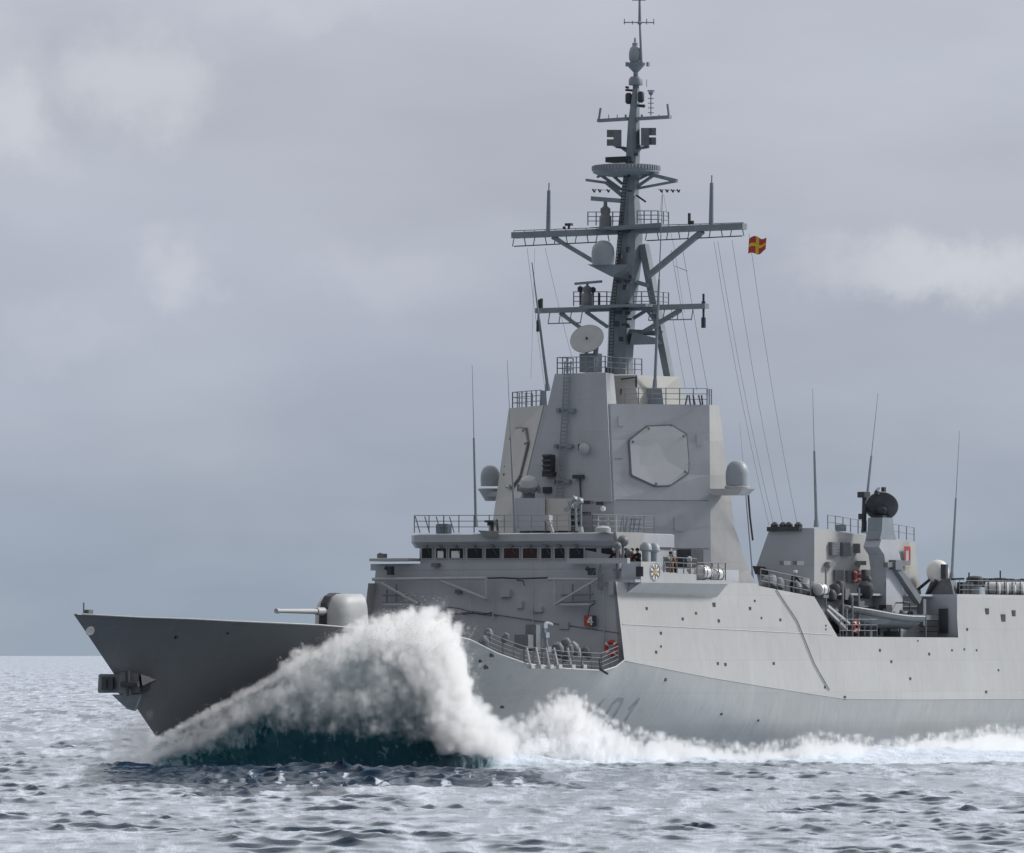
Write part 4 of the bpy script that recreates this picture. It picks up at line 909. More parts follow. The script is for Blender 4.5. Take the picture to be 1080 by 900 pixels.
# ------------------------------------------------------------------ whip antennas
def whip(a_, b_, r0=.09, r1=.02, foot=True):
    mb = MB(); a_ = Vector(a_); b_ = Vector(b_); mid = a_.lerp(b_, .55)
    if foot: mb.tube(a_, a_.lerp(b_, .05), r0*1.6, r0*1.2)
    mb.tube(a_, mid, r0, r0*.65, 6); mb.tube(mid, b_, r1*1.3, r1*.6, 5)
    mb.build('whip_antenna', M['mast'], ship)
whip(F(502, 556, 43.3), F(498, 385, 43.3)); whip(F(543, 562, 45.5), F(535, 380, 45.5), .07)
whip(S(578, 412, -5), S(561, 277, -5), .11, .05); whip(F(690.5, 411, 54.6), F(699, 200, 54.6), .1, .03); whip(S(794, 610, 8.0), S(780, 445, 8.0), .05, .012)
whip(S(861, 556, 4.6), S(857, 410, 4.6), .11, .02); whip(S(910.5, 562, 4.6), S(926, 415, 4.6), .11, .02); whip(S(1003.5, 612, 7), S(1012, 455, 7), .10, .02)

# ------------------------------------------------------------------ halyards
mb = MB()
def sag(a_, b_, s_=.4, r_=.016):
    a_ = Vector(a_); b_ = Vector(b_); ps = [a_.lerp(b_, i/8)+Vector((0, 0, -s_*4*(i/8)*(1-i/8))) for i in range(9)]; mb.path(ps, r_, 4)
for x0, y0, x1, y1 in ((753, 255, 811, 554), (757, 255, 816, 554), (772, 253, 826, 554), (790, 247, 841, 554)): sag(F(x0, y0, UM-.5), S(x1, y1, 4.2), .9, .013)
for x0, y0, x1, y1, r_ in ((708, 264, 735, 412, .016), (720, 263, 748, 420, .016), (708, 326, 723, 410, .014), (556, 262, 575, 412, .013), (575, 262, 604, 380, .012), (564, 262, 560, 400, .010), (698, 206, 694, 240, .012), (700, 206, 712, 265, .012), (712, 265, 722, 330, .012)): sag(F(x0, y0, UM-.3), F(x1, y1, UM), .15, r_)
sag(F(712, 281, UM), F(725, 286, UM), 0, .02)
mb.build('halyard', M['wire'], ship)
mb = MB(); pl = [(818, 622), (840, 655), (858, 700), (874, 728)]
mb.path([tuple(np.array(wallpt(x, y))+np.array((0, .06, 0))) for x, y in pl], .03, 5); mb.build('mooring_line', M['mid'], ship)

# ------------------------------------------------------------------ after deckhouse with its radar and crane
HU, HV = 69.5, 5.0
q0 = S(858, 557, HV); q1 = S(965, 572, HV); uR = q1[0]
ah = MB()
ah.prism([(HU-.3, HV+.25, 7.0), (uR+.6, HV+.25, 7.0), (uR+.6, 1.0, 7.0), (HU-.3, 1.3, 7.0)], [(HU-.3, HV+.22, 9.6), (uR+.55, HV+.22, 9.6), (uR+.55, 1.0, 9.6), (HU-.3, 1.25, 9.6)])
ah.hexa([(HU-.25, HV+.18, 9.6), (uR+.5, HV+.18, 9.6), (uR+.5, 1.3, 9.6), (HU-.25, 1.35, 9.6)], [(HU, HV, q0[2]), (uR, HV, q1[2]), (uR, 2.0, q1[2]), (HU+.1, 2.15, q0[2])])
# left sloping part
aft = ah.build('after_deckhouse', M['side'], ship)
fa = MB()
P = lambda x, y: F(x, y, HU-.32)
fa.plate([P(812, 557.5), P(859, 557.5), P(859, 628), P(803, 628), P(797, 600)], (-.02, 0, 0)); fa.build('dark_front_plating', M['house'], aft)
fa = MB(); fa.prism([P(797, 597), P(807, 598), P(811, 603), P(811, 606), P(800, 606)], [(p[0]-.4, p[1], p[2]) for p in (P(797, 597), P(807, 598), P(811, 603), P(811, 606), P(800, 606))]); fa.build('rounded_vent', M['dark'], aft)
for x, y, w_, h_ in ((879, 579, 8, 14), (890.5, 579.5, 8, 14), (903, 578.5, 3.5, 10), (883, 607.5, 8.5, 12), (896, 608, 9, 12), (912, 607, 6, 12), (921, 607, 4, 14)):
    a_ = S(x-w_/2, y+h_/2, HV+.12); b_ = S(x+w_/2, y-h_/2, HV+.12); fm = MB(); fm.box((a_[0], HV+.0, a_[2]), (b_[0], HV+.30, b_[2]))
    lw = fm.build('louvre', M['mid'], aft)
    fm = MB(); 
    for k in range(5): z = a_[2]+(b_[2]-a_[2])*(k+.5)/5; fm.box((a_[0]+.05, HV+.295, z-.02), (b_[0]-.05, HV+.33, z+.03))
    fm.build('louvre_blade', M['rail'], lw)
fa = MB()
for x, y in ((876, 595), (908, 594), (828, 594), (842, 594)): c = S(x, y, HV+.3); fa.cbox(c, (.8, .3, .25))
fa.build('overhead_lamp', M['rail'], aft)
fa = MB()
for k, x in enumerate((817, 826, 832, 842)): c = F(x, 556, HU-.1); fa.lathe(c, [(.02, -.25), (.25, -.15), (.25, .15), (.1, .3)], n=10)
fa.box((HU-.6, F(814, 558, HU)[1], F(814, 559, HU)[2]-.1), (HU-.2, F(848, 558, HU)[1], F(814, 556, HU)[2])); fa.build('halyard_block', M['dark'], aft, smooth=True)
fa = MB(); fa.rail([S(873, 558, 4.6), S(905, 563, 4.6), S(940, 567, 4.6), S(964, 571, 4.6)], .85, 1.0, .03, 2); fa.cbox(S(887, 557, 4.6), (.6, .4, .4)); fa.build('house_rail', M['mast'], aft)
fa = MB(); a_ = S(952.5, 599, HV+.12); b_ = S(961, 576, HV+.12); vv = HV+.1
bn = MB(); c = S(957, 587, HV+.3); bn.box((c[0]-.36, HV+.28, c[2]-.62), (c[0]+.36, HV+.30, c[2]+.62)); bo = bn.build('painted_emblem_board', M['pale'], aft)
bn = MB(); bn.box((c[0]-.36, HV+.305, c[2]+.38), (c[0]+.36, HV+.325, c[2]+.62)); bn.box((c[0]-.36, HV+.305, c[2]-.3), (c[0]-.2, HV+.325, c[2]+.375)); bn.box((c[0]+.2, HV+.305, c[2]-.3), (c[0]+.36, HV+.325, c[2]+.375)); bn.build('red_band', M['red'], bo, whole=True)
bn = MB(); bn.box((c[0]-.36, HV+.305, c[2]-.62), (c[0]+.36, HV+.325, c[2]-.31)); bn.build('yellow_band', M['yellow'], bo)
# radar director on pedestal
VP = 6.6
pd = MB(); 
def SQ(x, y, dv): q = S(x, y, VP); return (q[0], q[1]+dv, q[2])
def column(rows, hw_):
    rs = []
    for x0, x1, y in rows:
        a_ = S(x0, y, VP); b_ = S(x1, y, VP); u0 = a_[0]; u1 = b_[0]
        uc = (u0+u1)/2; d = (u1-u0)*.36
        rs.append([(uc-d, VP-hw_, a_[2]), (uc+d, VP-hw_, a_[2]), (uc+d, VP+hw_, a_[2]), (uc-d, VP+hw_, a_[2])])
    mb = MB(); mb.add([q for r_ in rs for q in r_], [(j*4+i, j*4+(i+1) % 4, (j+1)*4+(i+1) % 4, (j+1)*4+i) for j in range(len(rs)-1) for i in range(4)]+[(0, 1, 2, 3), tuple(range(len(rs)*4-4, len(rs)*4))]); return mb
col = column([(923, 947, 660), (923, 947, 600), (921, 944, 585), (915, 942, 577), (918, 941, 569)], .55).build('director_column', M['house'], ship)
column([(917, 941, 569), (920, 938, 560), (921, 936, 546)], .5).build('column_head', M['mast'], col)
dc = S(930, 536, VP); dax = Vector((.72, -.42, .52)).normalized()
mb = MB(); mb.lathe(dc, [(.02, -.16), (.3, -.15), (.7, -.03), (.95, .12), (1.02, .22), (.98, .23), (.6, .06), (.02, .0)], axis=dax, n=32); dd = mb.build('fire_control_dish', M['dark'], col, smooth=True); mb = MB(); qd = Vector(dc)+dax*.22; mb.torus(tuple(qd), 1.0, .035, axis=dax, n=36); mb.build('dish_rim', M['pale'], col, smooth=True)
mb = MB(); mb.lathe(dc, [(.18, -.45), (.28, -.4), (.34, -.12)], axis=dax, n=16); mb.cbox(S(929, 548, VP), (.5, .6, .5)); mb.tube(S(929, 548, VP), S(929, 556, VP), .35); mb.build('dish_mount', M['dark'], dd)
mb = MB(); mb.tube(S(911, 561, VP-1), S(912, 520, VP-1), .15); mb.cbox(S(911, 522, VP-1), (.7, .5, .35)); mb.tube(S(908.5, 548, VP-1), S(908.5, 542, VP-1), .2); mb.build('sensor_post', M['dark'], col)
mb = MB(); mb.path([S(924, 518, VP), S(927, 515, VP)], .08); mb.cbox(S(925, 520, VP), (.25, .25, .2)); mb.cbox(S(932, 517, VP), (.25, .2, .35)); mb.build('director_camera', M['dark'], col)
# crane
mb = MB(); mb.bar(S(943, 597, 7.3), S(968, 634, 7.3), .42, .45); mb.bar(S(934, 596, 7.3), S(958, 594, 7.3), .3, .3); mb.cbox(S(944, 596, 7.3), (.9, .6, .6))
crane = mb.build('crane', M['mid'], ship)
mb = MB(); mb.bar(S(972, 660, 7.3), S(972, 632, 7.3), .45, .35, up=(1, 0, 0)); mb.bar(S(965, 651, 7.3), S(988, 652, 7.3), .3, .3); mb.tube(S(976, 648, 7.5), S(976, 672, 7.5), .08); mb.tube(S(937, 600, 7.1), S(933, 620, 7.1), .03); mb.build('crane_post', M['mid'], crane)
# boat bay contents
bay = MB(); bay.box((66.0, 6.0, 7.05), (81.0, 6.2, 9.6)); bay.build('boat_bay_wall', M['house'], ship)
bay = MB(); bay.box((66.2, 5.0, 9.6), (81.0, 6.9, 9.72)); bay.build('boat_bay_roof', M['house'], ship)
bay = MB(); a_ = S(886, 672, 8.6)
for (p, q_) in (((873, 640), (893, 662)), ((871, 644), (890, 665)), ((893, 642), (893, 672)), ((889, 615), (889, 672)), ((871, 600), (871, 640)), ((899, 630), (899, 672)), ((906, 620), (906, 655)), ((905, 655), (905, 672))): bay.tube(S(*p, 8.1), S(*q_, 8.1), .06)
bay.build('davit_frame', M['rail'], ship)
bay = MB(); bay.bar(S(873, 639, 8.3), S(896, 658, 8.3), .12, .14); bay.bar(S(872, 643, 8.3), S(893, 664, 8.3), .12, .14); bay.build('accommodation_ladder', M['pale'], ship)
bay = MB()
for x, y, s_ in ((913, 622, .55), (880, 622, .4), (885, 618, .35), (876, 628, .4), (882, 652, .45), (888, 660, .5), (899, 652, .4), (920, 650, .4), (947, 650, .5), (955, 655, .5), (895, 632, .35), (939, 648, .35), (915, 612, .3)):
    bay.lathe(S(x, y, 6.9), [(.05, -s_), (s_*.8, -s_*.8), (s_, 0), (s_*.7, s_*.7), (.05, s_)], n=10, axis=(random.random()-.3, random.random()-.3, 1))
bay.build('bay_machinery', M['dark'], ship, smooth=True)
bay = MB()
for x, y, s_ in ((905, 642, .7), (935, 644, .6), (945, 642, .6), (890, 627, .5)): bay.cbox(S(x, y, 6.8), (s_, .5, s_*1.3))
for k in range(5): bay.tube(S(905+k*11, 640, 6.3), S(905+k*11, 670, 6.3), .06)
bay.tube(S(895, 640, 6.35), S(980, 640, 6.35), .07); bay.tube(S(895, 647, 6.35), S(940, 647, 6.35), .05)
bay.build('bay_locker', M['mid'], ship)
bay = MB(); bay.rail([S(886, 671, 8.7), S(925, 671, 8.7)], 1.0, .8, .03, 3); bay.rail([(57.6, 8.3, 10.0), (63.4, 8.3, 9.45)], 1.05, .9, .035, 3); bay.build('waist_rail', M['rail'], ship)
bay = MB(); bay.box((57.4, 4.5, 9.0), (63.4, 8.25, 9.2)); bay.build('waist_platform', M['deck'], ship)
bay = MB()
for x, y, s_ in ((812, 614, .5), (820, 616, .45), (848, 618, .5), (856, 622, .5), (840, 620, .4)): bay.lathe(S(x, y, 7.3), [(.05, -s_), (s_*.8, -s_*.8), (s_, 0), (s_*.6, s_*.7), (.05, s_)], n=10, axis=(random.random()-.3, random.random()-.3, 1))
bay.build('waist_machinery', M['mid'], ship, smooth=True)
bay = MB(); bay.prism([S(888, 585, 6.2), S(888, 585, 6.2), S(888, 585, 6.2)], [S(888, 585, 6.2)]*3) if False else None
# after block front face and roof gear
ab = MB(); ab.box((81.0, -8.2, 7.0), (81.3, 8.55, 9.72)); blk = ab.build('after_block_front', M['house'], ship)
mb = MB(); mb.cbox(F(995, 655, 80.8), (.2, .55, 1.5)); mb.rail([F(948, 672, 80.5), F(990, 672, 80.5)], 1.0, .8, .03, 3); mb.build('bulkhead_gear', M['dark'], blk)
mb = MB(); a_ = S(985, 627, 7.2); mb.hexa([F(975, 628, 82), F(1006, 628, 82), F(1012, 628, 84), F(980, 628, 84)], [F(983, 610, 82.2), F(1002, 610, 82.2), F(1007, 610, 84), F(985, 610, 84)]); ba = mb.build('radome_base', M['mid'], blk)
c = F(989, 603, 82.5); mb = MB(); mb.lathe(c, [(.3, -.75), (.6, -.45), (.72, 0), (.6, .42), (.35, .65), (.01, .74)], n=24); mb.build('satellite_radome', M['white'], ba, smooth=True)
mb = MB(); mb.cbox(F(996, 603, 81.7), (.3, .35, .9)); mb.tube(F(978, 628, 82), F(988, 612, 82), .12); mb.tube(F(968, 622, 82), F(980, 612, 82), .10); mb.tube(F(1003, 611, 82), F(1017, 610.5, 82), .06); mb.build('radome_frame', M['dark'], ba)
mb = MB(); c = S(1028, 620, 7.3); mb.lathe(c, [(.45, -.6), (.45, .15)], n=18); vent = mb.build('mushroom_vent', M['house'], ship, smooth=True); mb = MB(); mb.lathe(c, [(.50, .1), (.56, .2), (.52, .6), (.4, .7), (.02, .74)], n=18); mb.build('vent_cap', M['dark'], vent, smooth=True)
mb = MB(); mb.rail([S(1012, 627, 8.1), S(1100, 627.5, 8.1)], .85, 1.2, .025, 3); mb.build('after_rail', M['mast'], ship)
mb = MB()
for x in (1014, 1018, 1022): mb.cbox(S(x, 621, 7.6), (.4, .4, .8))
for i in range(26): x = 1038+i*1.7; mb.cbox(S(x, 615+random.uniform(-1, 1), 6.5), (.3+random.random()*.4, .4, .25+random.random()*.3))
mb.tube(S(1022, 612, 7.5), S(1022, 604, 7.5), .05); mb.tube(S(1055, 612, 7.5), S(1055, 602, 7.5), .05)
mb.build('deck_clutter', M['dark'], ship)

# ------------------------------------------------------------------ life raft canisters
def canister(c, r_, ln, label, group, mat='canister', axis=(0, 1, 0)):
    o = root('life_raft_canister', label, 'life raft', (c[0], c[1], c[2]-r_), group)
    O = (c[0], c[1], c[2]-r_)
    mb = MB(); mb.lathe(c, [(r_*.6, -ln/2), (r_*.92, -ln/2+.06), (r_, -ln/2+.14), (r_, ln/2-.14), (r_*.92, ln/2-.06), (r_*.6, ln/2)], axis=axis, n=24)
    mb.build('shell', M[mat], o, smooth=True, origin=O)
    mb = MB()
    for f in (-.25, .25): mb.lathe(tuple(Vector(c)+Vector(axis)*ln*f), [(r_+.015, -.03), (r_+.015, .03)], axis=axis, n=24)
    mb.build('strap', M['dark'], o, origin=O)
    mb = MB(); mb.box((c[0]-r_*.8, c[1]-.35, c[2]-r_-.12), (c[0]+r_*.8, c[1]+.35, c[2]-r_+.06)); mb.build('cradle', M['mid'], o, origin=O)
    return o
canister(S(742, 604, 8.9), .43, 1.0, 'forward one of two white canisters at the end of the bridge wing', 'canisters on the bridge wing', axis=(1, 0, 0))
canister(S(755, 606, 8.9), .40, .95, 'after one of two white canisters at the end of the bridge wing, beside its rail', 'canisters on the bridge wing', axis=(1, 0, 0))
canister(S(866, 622, 8.0), .38, .9, 'single white canister on the waist platform by the aft deckhouse', 'canister amidships', axis=(1, 0, 0))
tx = ('first grey canister from the mushroom vent in the row on the after deck edge', 'second grey canister from the mushroom vent on the after deck edge', 'third grey canister from the mushroom vent on the after deck edge', 'fourth grey canister from the mushroom vent on the after deck edge', 'fifth grey canister from the mushroom vent on the after deck edge')
for i, x in enumerate((1047, 1055.5, 1063.5, 1072, 1080)): canister(S(x, 621, 7.6), .42, .98, tx[i], 'canisters along the after deck', axis=(.45, .9, 0))

# ------------------------------------------------------------------ lifebuoys
def buoy(c, r_, label, ax, mat='red'):
    o = root('lifebuoy', label, 'lifebuoy', (c[0], c[1], c[2]-r_), 'red lifebuoys')
    O = (c[0], c[1], c[2]-r_)
    MB().torus(c, r_*.72, r_*.26, axis=ax, n=24).build('ring', M['red'], o, smooth=True, origin=O)
    mb = MB(); q = Vector(ax).normalized().to_track_quat('Z', 'Y').to_matrix()
    for k in range(4):
        a_ = math.pi/4+k*math.pi/2; p = Vector(c)+q@Vector((math.cos(a_)*r_*.72, math.sin(a_)*r_*.72, 0)); t__ = q@Vector((-math.sin(a_), math.cos(a_), 0)); mb.tube(p-t__*.05, p+t__*.05, r_*.29, n=10)
    mb.build('band', M['white'], o, smooth=True, origin=O)
q = F(645, 684, 41.45); buoy(q, .50, 'red lifebuoy on the dark deckhouse face by the corner of the hull', (1, 0, 0))
q = S(904, 608, HV+.45); buoy(q, .42, 'red lifebuoy on the aft deckhouse wall between the louvres', (0, 1, 0))
q = S(903, 661, 8.55); buoy(q, .40, 'red lifebuoy on the rail in front of the grey boat', (0, 1, 0))

# ------------------------------------------------------------------ rigid inflatable boat
bo_c = S(937, 662, 7.6)
bo = root('inflatable_boat', 'grey rigid inflatable boat stowed in the side bay under the crane', 'boat', (bo_c[0], 7.6, 7.2))
OB = (bo_c[0], 7.6, 7.2)
def rib_pt(t_, sgn, zoff=0.0, sc=1.0):
    # t: 0 stern .. 1 bow; stern is aft
    ua = S(972, 660, 8.4)[0]; uf = S(900, 660, 8.4)[0]; u = ua+(uf-ua)*t_
    hw_ = .82*(1-max(0, (t_-.55)/.45)**2.2)*sc; z = 7.2+1.02+.85*max(0, t_-.15)**1.5*0.9
    return (u, 7.6+sgn*hw_, z+zoff)
mb = MB(); ring = [rib_pt(t__, 1) for t__ in np.linspace(0, 1, 17)]+[rib_pt(t__, -1) for t__ in np.linspace(1, 0, 17)[1:]]
mb.path(ring, .23, 10); mb.build('inflatable_tube', M['rubber'], bo, smooth=True, origin=OB)
mb = MB(); mb.path([(p[0], p[1]+(.22 if p[1] > 7.6 else -.22), p[2]+.12) for p in ring], .04, 6); mb.build('rubbing_strake', M['pale'], bo, smooth=True, origin=OB)
mb = MB(); rows = []
for t__ in np.linspace(0, 1, 15):
    a_ = rib_pt(t__, 1, -.12); b_ = rib_pt(t__, -1, -.12); k_ = (a_[0], 7.6, 7.6+max(0, t__-.6)**2*5.2)
    rows.append([a_, ((a_[0]), 7.6+(a_[1]-7.6)*.75, k_[2]+.25), k_, (a_[0], 7.6-(a_[1]-7.6)*.75, k_[2]+.25), b_])
mb.add([q for r_ in rows for q in r_], [(j*5+i, (j+1)*5+i, (j+1)*5+i+1, j*5+i+1) for j in range(14) for i in range(4)]+[(0, 1, 2, 3, 4)]); mb.build('keel_hull', M['mid'], bo, smooth=True, origin=OB)
mb = MB(); p = rib_pt(.35, 0); mb.box((p[0]-.5, 7.35, p[2]-.3), (p[0]+.3, 7.85, p[2]+.75)); mb.box((p[0]-.9, 7.3, p[2]-.3), (p[0]-.6, 7.9, p[2]+.5)); mb.build('console', M['dark'], bo, origin=OB, bevel=.03)
mb = MB(); p = rib_pt(.15, 0)
for s_ in (.5, -.5): mb.path([(p[0]+.3, 7.6+s_, p[2]), (p[0]+.3, 7.6+s_, p[2]+.95), (p[0]-.5, 7.6+s_, p[2]+1.0)], .04, 6)
mb.tube((p[0]+.3, 7.1, p[2]+.95), (p[0]+.3, 8.1, p[2]+.95), .04); mb.build('roll_frame', M['dark'], bo, origin=OB)
mb = MB(); p = rib_pt(-.02, 0); mb.box((p[0]-.2, 7.4, p[2]-.2), (p[0]+.3, 7.8, p[2]+.45)); mb.build('outboard_motor', M['dark'], bo, origin=OB, bevel=.05)
mb = MB(); 
for t__ in (.25, .7): p = rib_pt(t__, 0); mb.box((p[0]-.15, 7.0, 7.06), (p[0]+.15, 8.2, 7.45))
mb.build('boat_chock', M['mid'], ship)

# ------------------------------------------------------------------ signal flag: red with yellow cross
fc = F(790, 252, UM-.5); 
fl = root('signal_flag', 'red signal flag with yellow cross flying below the main yard arm', 'flag', fc)
def flagpt(a_, b_):  # a along fly, b down hoist
    return (fc[0]+a_*.25+.12*math.sin(a_*5)*a_, fc[1]+a_*.95-.06*b_, fc[2]-b_*.98+a_*.10-.12*a_*a_*0+.13*math.sin(a_*5.2+b_)+.16*b_*a_)
def flagmesh(A0, A1, B0, B1, off):
    mb = MB(); nx, ny = 12, 8; vs = []
    for o_ in (off, -off):
        for i in range(nx+1):
            for j in range(ny+1):
                p = flagpt(A0+(A1-A0)*i/nx, B0+(B1-B0)*j/ny); vs.append((p[0]+o_, p[1], p[2]))
    k = (nx+1)*(ny+1); fs = []
    for s_ in (0, k):
        for i in range(nx):
            for j in range(ny): a_ = s_+i*(ny+1)+j; fs.append((a_, a_+1, a_+ny+2, a_+ny+1))
    mb.add(vs, fs); return mb
flagmesh(0, 1.12, 0, 1, .006).build('red_cloth', M['red'], fl, origin=fc)
mb = flagmesh(.42, .64, .012, .988, .012); m2 = flagmesh(.01, 1.11, .40, .60, .014); o = len(mb.v); mb.v += m2.v; mb.f += [tuple(o+i for i in f) for f in m2.f]
mb.build('yellow_cross', M['yellow'], fl, origin=fc)

# ------------------------------------------------------------------ people
def person(label, p, yaw=0., cloth='navy', hat=None, lean=.0, arm=.2, group='sailors on deck', h=1.74):
    o = root('person', label, 'person', p, group, yaw)
    s_ = h/1.74
    J = {'pel': (0, 0, .95), 'sp': (lean*.3, 0, 1.2), 'ch': (lean*.6, 0, 1.40), 'nk': (lean*.8, 0, 1.52), 'hb': (lean*.9, 0, 1.57), 'hd': (lean*.95+.01, 0, 1.66)}
    E_ = [('pel', 'sp'), ('sp', 'ch'), ('ch', 'nk'), ('nk', 'hb'), ('hb', 'hd')]
    Rr = {'pel': .14, 'sp': .13, 'ch': .15, 'nk': .055, 'hb': .07, 'hd': .095}
    for sd_, y in (('L', 1), ('R', -1)):
        J['sh'+sd_] = (lean*.6, y*.18, 1.42); J['el'+sd_] = (lean*.6+.10+arm*.3, y*.24, 1.17); J['wr'+sd_] = (lean*.6+.30+arm*.2, y*.19, 1.12+arm*.3); J['ha'+sd_] = (lean*.6+.38+arm*.2, y*.18, 1.12+arm*.35)
        J['hp'+sd_] = (0, y*.10, .90); J['kn'+sd_] = (.03, y*.11, .50); J['an'+sd_] = (-.02, y*.11, .09); J['to'+sd_] = (.15, y*.13, .04)
        E_ += [('ch', 'sh'+sd_), ('sh'+sd_, 'el'+sd_), ('el'+sd_, 'wr'+sd_), ('wr'+sd_, 'ha'+sd_), ('pel', 'hp'+sd_), ('hp'+sd_, 'kn'+sd_), ('kn'+sd_, 'an'+sd_), ('an'+sd_, 'to'+sd_)]
        Rr.update({'sh'+sd_: .075, 'el'+sd_: .05, 'wr'+sd_: .035, 'ha'+sd_: .04, 'hp'+sd_: .10, 'kn'+sd_: .07, 'an'+sd_: .05, 'to'+sd_: .04})
    ks = list(J); me = bpy.data.meshes.new('body'); me.from_pydata([Vector(J[k])*s_ for k in ks], [(ks.index(a), ks.index(b)) for a, b in E_], []); me.update()
    ob = bpy.data.objects.new('body', me); C.objects.link(ob); ob.parent = o
    md_ = ob.modifiers.new('skin', 'SKIN'); md_.use_smooth_shade = True
    for i, k in enumerate(ks):
        me.skin_vertices[0].data[i].radius = (Rr[k]*s_, Rr[k]*s_*(1.0 if k not in ('sp', 'ch', 'pel') else 1.15))
    me.skin_vertices[0].data[0].use_root = True
    ob.modifiers.new('sub', 'SUBSURF').levels = 1; ob.modifiers['sub'].render_levels = 1
    # freeze the skin, then give head and hands skin colour
    dg = bpy.context.evaluated_depsgraph_get(); me2 = bpy.data.meshes.new_from_object(ob.evaluated_get(dg)); ob.modifiers.clear(); ob.data = me2; me2.name = 'body'
    me2.materials.clear(); me2.materials.append(M[cloth]); me2.materials.append(M['skin'])
    hx = J['hd'][0]*s_
    for p_ in me2.polygons:
        p_.use_smooth = True; c_ = p_.center
        if c_.z > 1.54*s_ or (c_.x > (lean*.6+.30+arm*.2)*s_ and .9*s_ < c_.z < 1.35*s_): p_.material_index = 1
    hz = 1.66*s_
    mb = MB(); mb.lathe((-hx, 0, hz+.02), [(.105, -.03), (.115, .03), (.10, .09), (.05, .125), (.005, .13)] if not hat else [(.115, -.01), (.12, .05), (.135, .10), (.12, .14), (.01, .15)], n=14)
    mb.build('cap' if hat else 'hair', M[hat or 'hair'], o, smooth=True, origin=(0, 0, 0))
    mb = MB(); mb.lathe((-hx-.10, 0, hz-.015), [(.002, -.03), (.018, 0), (.004, .03)], n=6)
    for y in (-.035, .035): mb.lathe((-hx-.092, y, hz+.02), [(.002, -.012), (.012, 0), (.002, .012)], n=6)
    mb.build('face', M['skin'], o, smooth=True, origin=(0, 0, 0))
    return o
WZ = wb+.16
ppl = [(649, 8.3, 'navy', 'white', 'sailor in dark clothes and white cap, against the bridge wall on the wing'), (655, 8.2, 'navy', None, 'bareheaded sailor in dark clothes leaning on the wing ledge, second from the bridge wall'),
       (661, 8.4, 'navy', None, 'sailor in dark jacket third from the bridge wall on the wing'), (667, 8.3, 'khaki', None, 'person in orange brown jacket between dark clad sailors on the wing'),
       (673.5, 8.5, 'navy', None, 'sailor in dark clothes beside the first covered instrument on the wing')]
for i, (x, v_, cl_, ht, lb) in enumerate(ppl):
    q = F(x, 590, 43.6+.3*(i % 2)); person(lb, (q[0], q[1], WZ), random.uniform(-.5, .5), cl_, ht, .12, .5, 'people on the bridge wing')
q = S(707, 600, 8.7); person('person in orange brown jacket standing at the rail of the bridge wing', (q[0], 8.7, WZ-.15), .9, 'khaki', None, .05, .3, 'people on the bridge wing')
q = S(712, 600, 8.5); person('sailor in dark clothes standing between the wing rail and the tower doorway', (q[0], 8.4, WZ-.15), .2, 'navy', 'white', .05, .3, 'people on the bridge wing')
q = S(836, 615, 7.3); person('sailor in dark clothes and white cap behind the waist rail by the aft deckhouse', (q[0], 7.3, 9.2), 1.2, 'navy', 'white', .25, .3, None)
q = S(843, 615, 7.0); person('crouching sailor in dark clothes beside the white capped one at the waist rail', (q[0], 6.6, 8.85), .6, 'navy', None, .35, .3, None)

# ------------------------------------------------------------------ sea
SEA = -0.1
SEED = np.random.RandomState(11)
comps = []
wind = math.atan2(-.93, -.36)                      # waves run towards the camera and to the left
for lam, amp, k in ((46, .13, 3), (27, .07, 5), (15, .036, 8), (9, .028, 12), (5.5, .024, 16), (3.4, .024, 22), (2.1, .025, 30), (1.35, .024, 36), (.9, .017, 32)):
    for i in range(k):
        l_ = lam*math.exp(SEED.uniform(-.3, .3)); th = wind+SEED.normal(0, .45 if lam > 8 else .55); comps.append((2*math.pi/l_, th, amp*SEED.uniform(.6, 1.3)/math.sqrt(k)*1.5, SEED.uniform(0, 6.28), lam))
def hullv(u):
    return np.where(u < 10, 0, 8.1*(1-(1-np.clip((u-10)/56, 0, 1))**1.75))
def to_ship(X, Y):
    dx = X-ORG[0]; dy = Y-ORG[1]
    return -(dx*hd[0]+dy*hd[1]), dx*pt[0]+dy*pt[1]
def gs(x, c, s): return np.exp(-((x-c)/s)**2)
def vnoise(X, Y, s, seed=0, oct_=4):
    # smooth value noise on arrays
    rs = np.random.RandomState(seed); T = rs.rand(256, 256); r_ = 0; a = 1; tot = 0
    for o in range(oct_):
        x = X/s*2**o+37.7*o; y = Y/s*2**o+11.3*o; xi = np.floor(x).astype(int); yi = np.floor(y).astype(int); fx = x-xi; fy = y-yi
        fx = fx*fx*(3-2*fx); fy = fy*fy*(3-2*fy)
        g_ = lambda i, j: T[(xi+i) % 256, (yi+j) % 256]
        r_ = r_+a*((g_(0, 0)*(1-fx)+g_(1, 0)*fx)*(1-fy)+(g_(0, 1)*(1-fx)+g_(1, 1)*fx)*fy); tot += a; a *= .5
    return r_/tot
